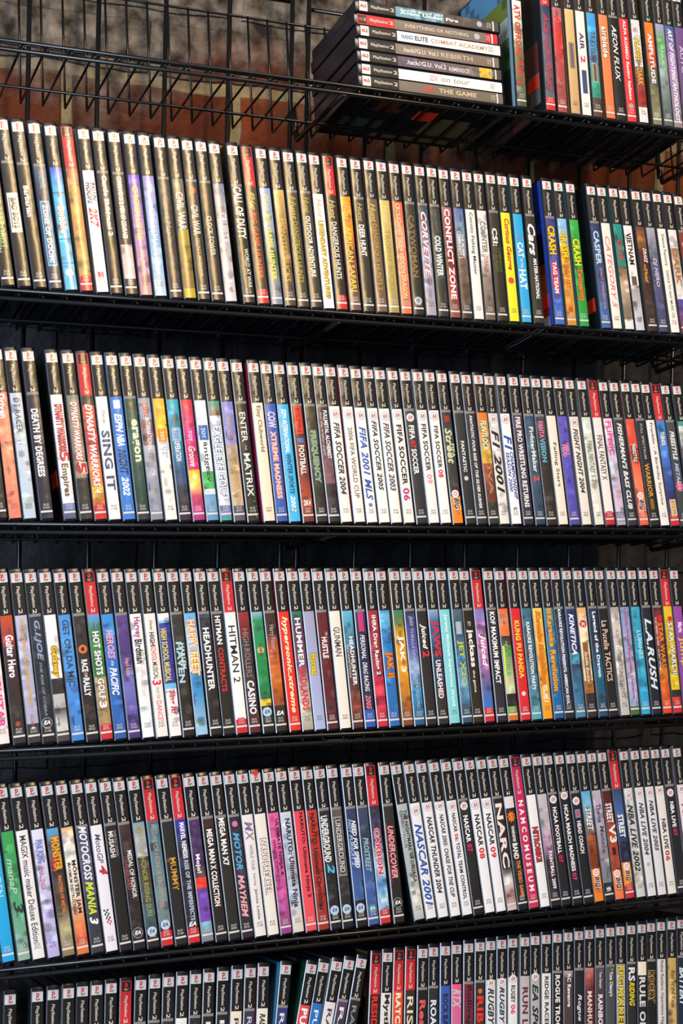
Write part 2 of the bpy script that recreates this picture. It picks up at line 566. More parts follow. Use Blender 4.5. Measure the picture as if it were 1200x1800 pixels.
CASES['B'] = r"""pale blue sliver at far left / K a0c8e8 ~1 b8d8f0 / BAD|.3 .5 white .5 0
black spine with tall green lettering / K 241c1c ~.6 201c1c / COUNTER TERRORIST|.3 .78 80b860 .6 .1 ; SPECIAL EDITION|.5 .8 c8c8c8 .3 -.3
black spine, white boxed stencil lettering / K 1c1c1e / @rect .45 .68 e0d8d0 .92 0 ; BAD BOYS|.48 .655 202024 .55 .05 b ; @rect .475 .655 303034 .06 -.32
black spine, short white bold word / K 1c1c1e / Barbarian|.4 .58 white .5 -.05 b
slate blue spine, long glowing frame lettering / K 4a5878 ~.4 303a58 ~1 2c3450 / YU GI DUEL|.3 .41 80b0c8 .4 0 ; @rect .48 .86 70b8e0 .8 0 ; @rect .49 .85 343c60 .62 0 ; ZONE OF DOOM!|.5 .84 white .5 0 b
bright blue tiled spine, orange-edged lettering / K 3858c8 ~.4 48b0e8 ~.8 58b8e8 / @rect .42 .425 205080 1 0 ; @rect .69 .695 205080 1 0 ; Bobble|.5 .66 f8e8d8 .65 0 b o=e06030 ; @rect .83 .835 205080 1 0 ; @disc .89 d8d8e8 4.5
red-topped rust-to-gold spine / R b07050 ~.5 c89048 ~.8 b08c50 / Bouncing|.35 .55 e8b860 .5 -.1 i ; @disc .62 b08040 3
white spine, navy and red sports lettering / K f0ecf0 / BALLIN|.34 .45 30305a .4 .25 bi ; HOOPS|.34 .47 30305a .5 -.15 bi ; 2K7|.49 .61 c83048 .8 0 bi ; @rect .87 .9 d83060 .5 0
black spine, long white bold title case / K 1c1a1a / Castle Shikigami 2|.29 .65 white .6 0 b
black spine, white stencil capitals, pale foot / K 20191a ~.55 30282c .7 d8b8b8 .9 302828 / COMMANDOS 2: MEN OF COURAGE|.29 .66 e8e4e0 .5 0 b
violet-to-pink spine, yellow lettering / K 6a50c0 ~.6 b080c0 ~1 c89090 / CHICKEN LITTLE|.34 .66 f0c840 .6 0 b
blue-edged lilac spine, ghostly narrow capitals / K 9a90e0 .3 a0a0d8 ~.7 80b0e0 ~1 c0d0e8 / CHESSMASTER|.46 .82 d0c8d8 .7 0
dark indigo spine with thin lettering / K 2c2c38 ~.5 2a2434 ~1 342c30 / Circus Maximus|.38 .72 90886c .5 0
grey and mustard photo spine, white capitals / K 706860 ~.55 504838 .58 a89030 ~.85 806820 .93 c0a020 / CIVIL WAR|.35 .58 f0ecdc .75 0
smoky black spine, orange crest at head / K 303034 ~.6 28241e / @disc .33 c05030 4 ; CIVIL WAR|.42 .6 e8e0d0 .7 0 ; SECRET MISSIONS|.62 .85 b8a880 .3 0
plain black spine, gold narrow capitals / K 1c1a18 / CLOCK TOWER|.48 .72 e0d8c0 .5 0
silver grey spine set slightly higher / K 7880a0 ~.5 a8a4a8 ~1 d0ccd4 / CRUELTY|.45 .63 e8e4e8 .7 .1 ; OF WAR|.47 .6 d0d0d0 .3 -.3
black spine, huge white capitals, war subtitle / K 201c18 / CALL OF DUTY|.28 .6 f0ead8 .85 0 b ; WORLD AT WAR|.66 .9 f0ead8 .4 .2
red-topped olive spine, orange capitals, red foot / R 484030 ~1 403428 / Big|.3 .42 d0b060 .6 0 i ; BIG GAME HUNTER|.43 .84 e06030 .55 0 b
sky-and-grass spine with yellow capitals / K 90a8e0 ~.55 90a0b0 ~.7 506848 ~1 8088a8 / Big|.3 .42 e0d060 .6 0 i ; BIG GAME HUNTER|.43 .84 e8d850 .5 0 b
tan leather spine with dark gold capitals / K d8b070 ~.5 806040 ~1 483c30 / Hunt|.3 .43 c8a040 .6 0 i ; MONSTER BUCKS|.45 .84 c8a838 .6 0
olive black spine with dull gold capitals / K 44402c ~1 38342a / Hunt|.3 .45 b0a040 .6 0 i ; DANGEROUS HUNTS|.46 .84 a89838 .55 0
olive black spine, heavy white slab capitals / K 403c2c ~1 302c24 / Hunt|.3 .4 b0a040 .6 0 i ; OUTDOOR ADVENTURE|.42 .8 f4f0e4 .5 0 b
white spine with long gold capitals / K f0eef4 / Hunt|.3 .42 c8b070 .6 0 i ; LEGENDARY ADVENTURES|.44 .92 b09030 .55 0 b o=d8c880
red-topped black spine, white serif capitals / R 2c241c / Hunt|.3 .42 d0c070 .6 0 i ; DANGEROUS HUNTS|.44 .8 f4f0e8 .55 0
orange sunset spine with yellow capitals / K f0a020 ~.5 e08830 ~.65 803838 ~1 6a5048 / Hunt|.3 .42 e0c040 .6 0 i ; AFRICAN SAFARI|.46 .87 e8d838 .6 0
charcoal spine, bold white compact capitals / K 383430 ~1 2c2820 / Hunt|.3 .42 c0b060 .5 0 i ; DEER HUNT|.44 .64 f8f4ec .6 0 b
brown spine with golden script and capitals / K 6a5848 ~1 705840 / Hunt|.3 .42 d0b840 .6 0 i ; DANGEROUS HUNTS 2|.43 .85 c09840 .5 0
straw yellow spine with gold capitals / K d0b870 ~1 a09058 / Hunt|.3 .42 e0d080 .6 0 i ; TROPHY BUCKS|.46 .85 a89030 .55 0
salmon orange spine with cream capitals / K e86040 ~.5 e88868 ~1 d87048 / CROUCHING TIGER HIDDEN DRAGON|.28 .89 f0e0b0 .5 0
black spine, bronze spaced capitals, silver disc / K 34302c ~1 24221e / CATWOMAN|.35 .75 907848 .6 0 ; @disc .9 c8ccd0 4.8 ; @discr .9 8090a8 3
steel blue motor spine, slanted pink capitals / K 384048 ~.4 486878 ~.6 a0a8c0 ~1 a8a0b0 / CORVETTE|.32 .74 f4e0e8 .65 0 bi o=a05068
dark green-black spine, frosty outlined capitals / K 343434 ~.5 303830 ~1 28302c / KOLD FRONT|.3 .45 687868 .3 0 ; COLD WINTER|.47 .73 e8f0f0 .7 0 b o=606868
wine red spine, big white techno capitals / K a06070 ~.5 301418 ~.8 802830 ~1 905048 / CONFLICT ZONE|.28 .87 f8f4f0 .65 0 bo=c03040
blue sky spine turning brown, small white capitals / K 5868a8 ~.45 8098b0 ~.6 786050 ~1 302c28 / THE MUMMY|.44 .6 e8e8f0 .35 .15 ; COMMUNITY 2|.42 .6 f0f0f0 .35 -.2
white spine, long thin dark title case / K eae8e4 / Cocoto Fishing Master|.29 .7 343438 .5 0
grey-white spine with faded green and red words / K e8e2de .6 d8d0c8 ~.7 908078 ~.9 6a5c50 / COUNTER|.34 .55 788070 .65 0 b ; TERROR|.57 .68 a06058 .5 0
black spine, white initials over dim green words / K 302c26 ~1 24221e / CSI:|.38 .5 f0f0f0 .6 -.1 b ; 3 DIMENSIONS|.51 .67 60682c .3 .25 ; OF MURDER|.51 .67 60682c .3 -.15
vivid yellow spine with red italic lettering / K e8e428 / Curious George|.31 .65 c82828 .75 0 bi ; @disc .72 d84838 4
sky blue spine with white hopping capitals / K 28a8e0 / THE|.41 .44 d04050 .3 0 ; CAT|.46 .56 white .7 0 b ; IN THE|.57 .63 e0f0ff .3 0 ; HAT|.64 .77 white .8 0 b
black spine, white script word, slanted subtitle / K 2c2a26 / Cars|.33 .54 f8f8f8 .9 0 bi ; MATER-NATIONAL|.56 .83 f0f0f0 .45 .1 bi
deep blue spine with red starburst / K 3a3a78 ~.4 3848a8 ~1 4068c0 / CRASH|.33 .52 e8d020 .85 0 b o=803010 ; @burst .53 .82 d83040 ; TAG TEAM|.57 .78 f8f4e8 .5 0 b
light blue to orange spine, yellow lettering / K 90c0f0 .45 e0a838 ~.7 d89838 ~1 c88830 / CRASH|.36 .53 e8d028 .85 0 b o=a06010 ; NITRO KART|.54 .74 c86020 .5 0 b ; @disc .88 c05818 3.5
bright green spine, yellow and orange lettering / K 38b048 ~.5 189038 ~1 20a040 / CRASH|.4 .58 e8e020 .85 0 b o=407010 ; Twinsanity|.6 .82 e88030 .8 0 b o=803810
midnight blue spine with pale glowing capitals / K 283c68 ~.5 304878 ~1 3868a8 / CASPER|.33 .56 b8d8e8 .7 0 b ; SPIRIT DIMENSIONS|.58 .86 d08870 .3 .1
cream white spine with pink diagonal capitals / K f0e8e0 / CATEGORY 5|.36 .85 e07080 .6 0 i
teal spine over stony brown scene / K 209088 ~.4 208078 .56 705030 ~.7 c0a890 ~.85 807060 .92 e8e4e0 / CAVE|.38 .52 c04838 .6 0 b
white spine, heavy black capitals, snowy foot / K f0ecec .68 a09898 ~.85 b8c0c8 ~1 d0d0d8 / VIETNAM|.32 .54 24201e .65 0 b ; @rect .62 .68 605450 .6 0
fiery brown spine, pale slanted lettering / K 603828 ~.35 a06830 ~.45 482018 ~1 302824 / DRAKE|.42 .52 f0d8d8 .5 .2 bi ; of the|.53 .56 e0c060 .3 0 ; Thief|.56 .66 e8b850 .4 0 i
indigo spine with chrome slanted capitals / K a8a8b8 ~.5 585c80 ~1 3c4070 / DJ HERO|.48 .68 c8c0d8 .6 0 bi
white spine, long two-part black lettering / K f2ece4 / Dance Factory|.31 .53 303030 .45 0 ; DANCE TO ANY MUSIC CD|.56 .89 404040 .32 0
ivory and rust creature spine / K e8e4e4 .4 a08060 ~.7 e0dcd8 .75 4848a8 ~1 803028 / DARK|.4 .65 a07048 .7 0 b
maroon spine at right edge / K 803828 ~1 502020 / DAWN|.35 .6 e0c0a0 .6 0"""
CASES['C'] = r"""black spine cut at far left / K 1c1c20 / DOOM|.35 .6 d0d0d0 .5 0
coral red spine with white title word / K d86858 ~.4 e08068 ~.7 f09070 ~1 e87868 / Driven|.28 .42 white .6 0 b
silver blue spine with thin dark capitals / K b8c4d8 ~.5 c0ccd8 ~1 b8c8d8 / DT RACER|.3 .5 2c2c38 .55 0 ; @rect .55 .56 e4ecf4 .7 0
blackish plum spine, tall white condensed capitals / K 2c2838 ~1 282838 / DEATH BY DEGREES|.36 .75 f4f4f8 .65 -.05 b ; TEKKEN'S NINA WILLIAMS IN|.36 .56 a08080 .2 .4
white spine, red lettering over dark subtitle / K e8dcd0 ~.35 f4f4f8 ~.75 e8e0e0 .9 6878b0 ~1 40485c / DYNASTY WARRIORS|.33 .6 c03848 .7 .05 b o=703040 ; 5|.6 .66 b83040 .9 .1 b ; Empires|.67 .86 605030 .8 -.05 b ; @rect .88 .89 e0e0e8 .6 0
drab green spine, white-edged red lettering / K 788070 ~.5 90806c .75 303030 ~1 2c2c34 / DYNASTY WARRIORS|.31 .65 f0e8e4 .65 0 bi o=b02838 ; 5|.66 .73 c02838 .95 .1 b o=e0d8d0
red-topped flame spine, white slanted capitals / R 3c3830 .33 e06038 ~.55 c04048 ~.7 e08030 .8 e0c040 ~.9 e87030 / DYNASTY WARRIORS 4|.32 .84 fcf4f0 .7 0 bi o=c03838
white spine with big square blue letters / K f0ece8 / Disney|.35 .43 606060 .35 0 i ; SING IT|.47 .82 3c5078 .8 0 b
strong blue spine with slanted white capitals / K 3078d0 / ESPN|.37 .48 f4f8ff .75 0 bi ; NBA|.49 .56 f4f8ff .75 0 bi ; NIGHT|.58 .73 182850 .8 0 bi ; 2002|.74 .85 f4f8ff .7 0 bi ; @rect .29 .34 e8e8f0 .6 0
mossy green spine with glowing rounded letters / K 204840 ~.5 2c6058 ~.8 204440 ~1 202c2c / eragon|.4 .65 e8ecc8 .85 0 b
grey track photo spine, red word at head / K 98a0b0 .4 886068 .55 b0b4c0 ~.8 8890a8 ~1 808890 / ESPN|.3 .38 c85040 .5 0 b ; INTERNATIONAL|.39 .58 f0f0f4 .45 .1 ; TRACK & FIELD|.6 .86 b09890 .35 0
yellow over cream spine with orange badge / K e8b838 ~.4 f0b830 .5 f0e8e0 / @rect .45 .53 e88830 .75 0 ; TOY|.465 .52 f8e0c0 .4 0 b ; Play|.54 .62 f4f4fc .6 .1 b o=7080b0
turquoise-to-night spine, silver badge / K 20a8c0 ~.5 2088a8 ~.7 205080 .78 283848 ~1 241c30 / @rect .44 .52 90b0d0 .8 0 ; TOY|.455 .51 4070b0 .4 0 b ; OPERATION|.52 .64 d8e8f4 .6 0 b o=305878
magenta and orange spine with sun glow / K d83040 ~.4 c82868 ~.65 c82868 .69 f8b020 ~.75 f8d050 ~.85 c83868 ~1 a82880 / @rect .44 .53 d02890 .8 0 ; TOY|.455 .52 f8c0e0 .4 0 b ; Groove|.55 .67 f8e8f0 .7 0 i ; @disc .73 fff0a0 3
white spine, blue badge and green patch / K e0e8f4 ~.5 e8f0f8 .7 40a858 .8 d8e0e8 .83 70a0c8 ~1 5890b8 / @rect .42 .51 3060b0 .85 0 ; TOY|.435 .5 c0d8f0 .4 0 b ; antigrav|.52 .76 242c40 .6 0
white-blue golf spine, outlined capitals, teal foot / K 40a090 ~.34 806858 .36 e0e4f4 ~.5 c8d8f0 ~.8 e0e8f4 .9 7080b8 .96 30a098 / EAGLE EYE GOLF|.42 .84 f8f8fc .75 0 b o=384878
periwinkle over tan spine, gilt capitals / K 8080d0 .53 a08c88 ~.7 c0a080 ~.85 c8b090 .9 585060 / EVERQUEST ONLINE ADVENTURES|.34 .87 a89050 .6 0
black spine, green code rain, white serif capitals / K 242624 ~1 202420 / ENTER|.33 .51 e8e8e8 .6 0 ; THE|.53 .56 c0c0c0 .2 0 ; MATRIX|.58 .84 e8e8e8 .65 0 ; @rain .6 1 60a838
ivory spine with grey rounded title case / K f0e0c8 / Ejay Clubworld|.29 .57 44444c .55 0
royal blue cartoon spine, pinkish slab capitals / K 2c5cb8 ~1 3058a8 / COW|.32 .42 e8d0d8 .8 0 b ; XTREME MADNESS|.44 .85 f4c8c0 .55 0 b o=c06868
cyan spine, mixed white and navy capitals / K 38b0e0 ~1 40b8e8 / ESPN INTERNATIONAL|.3 .57 f0f8fc .5 0 bi ; WINTER SPORTS|.58 .82 184070 .5 0 bi ; 2002|.83 .93 f0f8fc .5 0 bi
brown field spine with red badge / K 483830 ~.4 402c28 ~.7 803830 ~.85 b04830 ~1 602828 / @rect .28 .45 e83828 .75 0 ; ESPN|.29 .44 a02018 .5 0 b ; FOOTBALL|.52 .7 f0e8e4 .6 0 b ; 2K4|.855 .89 f0ece8 .75 0 bu ; @rect .475 .505 6070b0 .6 0
dark olive spine, neon outlined lettering / K 443c2c ~.6 303028 ~1 2c2824 / FREQUENCY|.43 .75 90b040 .7 0 b o=7080c0
dark mauve spine, narrow white stamped title / K 584050 ~.5 482838 ~.7 805860 .75 382c34 ~1 242830 / FULLMETAL ALCHEMIST|.3 .6 f0f0f0 .45 .2 b ; and the broken angel|.31 .58 c0b0b8 .3 -.25 i
white spine, slanted grey-black soccer title, 2004 / K f0ece4 / @ea .32 ; FIFA SOCCER 2004|.37 .82 343844 .65 0 bi
white spine with brown upright world cup title / K f0ece8 / @ea .32 ; 2006 FIFA WORLD CUP|.4 .84 68584c .5 0
white spine with large bright blue slanted title / K f4f2f0 / @ea .32 ; FIFA 2001 MLS|.39 .85 3c60b0 .75 0 bi ; @disc .88 7080b8 2.5
white spine, slanted dark title ending 2005 / K f4f0ec / @ea .32 ; FIFA SOCCER 2005|.35 .79 2c3038 .55 0 bi
white spine, slanted purplish title ending 2003 / K f0eee8 / @ea .32 ; FIFA SOCCER 2003|.36 .79 504860 .65 0 bi
white spine, upright soccer title, magenta 06 / K f0ece4 / @ea .31 ; FIFA SOCCER|.37 .75 2c2830 .6 0 b ; 06|.77 .85 b83890 .75 0 b
charcoal spine, white title with red 07 / K 3c3c40 ~1 2c2c30 / @ea .32 ; FIFA|.37 .46 f4f4f4 .6 0 b ; 07|.465 .515 e02838 .6 0 b ; SOCCER|.52 .68 f4f4f4 .6 0 b
white spine, upright soccer title, pale pink 09 / K f0ece8 / @ea .31 ; FIFA SOCCER|.36 .66 383438 .55 0 b ; 09|.68 .74 e898a8 .65 0 b
white spine, upright soccer title, crimson 08 / K f4f2ee / @ea .31 ; FIFA SOCCER|.37 .64 383438 .5 0 b ; 08|.65 .7 d83048 .6 0 b
charcoal street spine with orange foot / K 303434 ~.5 343834 .69 383430 ~.76 383430 .82 f08820 / FIFA|.48 .57 c8c8a0 .4 .3 b ; Street|.38 .61 d0d0a8 .8 0 bi ; @rect .3 .34 a03028 .5 0 ; @big .83
black spine, small spaced white word, chrome orb / K 343434 ~1 242628 / FANTASTIC|.46 .66 e8e8e8 .4 0 b ; @disc .7 c8ccd4 2.8
black spine with tiny slanted white title / K 2c2c34 ~1 303034 / FANTASTIC FOUR RISE OF THE SILVER SURFER|.29 .89 e8e8ec .35 0 bi
orange prehistoric spine, green-edged lettering / K e07828 ~.4 e89028 ~.55 e8b030 .6 a05030 ~.75 703828 .85 303028 / FLINTLOCK|.32 .52 f0f0d8 .7 0 bi o=506830 ; VIVA|.54 .8 b08c58 .5 .1
silver white spine with huge black slanted lettering / K d8d8dc ~.6 e0dedc ~1 e8e4dc / @ea .31 ; F1 2001|.38 .79 241c24 .85 0 bi
white spine with blue racing title in two lines / K f4f4f4 / @ea .31 ; F1|.41 .51 2c50a8 .9 0 bi ; CHAMPIONSHIP|.52 .83 2848a0 .45 .25 bi ; SEASON 2000|.52 .78 2848a0 .4 -.2 bi ; Fi|.88 .9 242424 .5 0 biu
plum black spine with long white bold capitals / K 4c3c50 ~.5 403850 ~1 2c2830 / FIRE PRO WRESTLING RETURNS|.29 .88 f4ecec .6 0 b
steel blue spine with white brushed lettering / K 304a64 ~.6 405870 ~1 284058 / FighterMaker|.35 .65 d8e4d8 .7 0 b ; 2|.67 .71 d85040 .7 .1 b
black spine, pink and cyan bubble capitals / K 4c4850 ~.5 342c2c ~1 2c2824 / FANTA|.31 .42 e878b0 .6 0 b ; VISION|.42 .58 58b8d8 .6 0 b
cream spine with plain dark title case / K f0e4d4 / Falling Stars|.45 .74 38343c .5 0
violet-blue spine, small pink stacked words / K 6058c0 ~.6 5850b8 ~1 5048a8 / FAMILY|.45 .53 f090a0 .4 .2 b ; FEUD|.46 .54 f090a0 .5 -.2 b
ivory spine with slanted black boxing title / K e8e0d8 / @ea .31 ; FIGHT NIGHT 2004|.35 .78 2c2c34 .6 0 bi
pale grey-green spine, thin engraved capitals / K d0d8d4 ~.5 e0e0d4 ~1 e4e0d4 / FINAL FANTASY X-2|.43 .7 70746c .65 0
red-topped white spine, thin black tall capitals / R f0e4e0 ~1 f0e8e4 / FINAL FANTASY X|.39 .69 2c2c30 .7 0
pink-white spine with hot pink rounded word / K e8c8d8 ~.4 e0d8e8 ~.6 b8c0d8 ~.85 d0c0d8 .9 706c90 ~1 b8b0c0 / FLiPNiC|.29 .52 e84890 .65 0 b ; ULTIMATE PINBALL|.54 .83 e8a0b8 .35 .1
dark green-grey spine, white fishing title capitals / K 343c3c ~1 28343c / FISHERMAN'S BASS CLUB|.3 .88 f0ecf0 .6 0 bi
red-orange spine, tiny spiky logo and round badge / K e05840 ~.5 e04838 ~.7 f08058 ~1 e85c40 / @burst .42 .58 2c2424 ; FREEKSTYLE|.44 .56 f4e8e0 .45 0 b ; @big .82
black spine, spaced caps and golden serif word / K 2c2c30 ~1 242424 / FULL SPECTRUM|.3 .54 b8b4b8 .3 0 ; WARRIOR|.57 .8 c89838 .6 0 b ; @rect .81 .88 906828 .4 0
white spine, thin dark birthday title / K f0eae8 / Franklin - A Birthday Surprise|.29 .85 343438 .45 0
red-topped blue spine with yellowed price sticker / R 3888d0 ~.5 4878d0 ~.75 2c3878 / DISNEY|.33 .38 303860 .3 0 ; FRIENDS|.35 .44 f0f0e8 .55 0 b ; @sticker .81 .92
charcoal spine, slanted white letters, pink star / K 484c54 ~1 383c44 / FREESTYLE|.34 .54 f0f0f4 .6 0 bi ; METAL|.56 .7 a8c0e0 .5 0 bi ; @burst .68 .76 e880a8
teal and white spine at right edge / K 48a098 .3 e8e4e0 ~.6 404450 / FROGGER|.4 .6 384038 .5 0"""
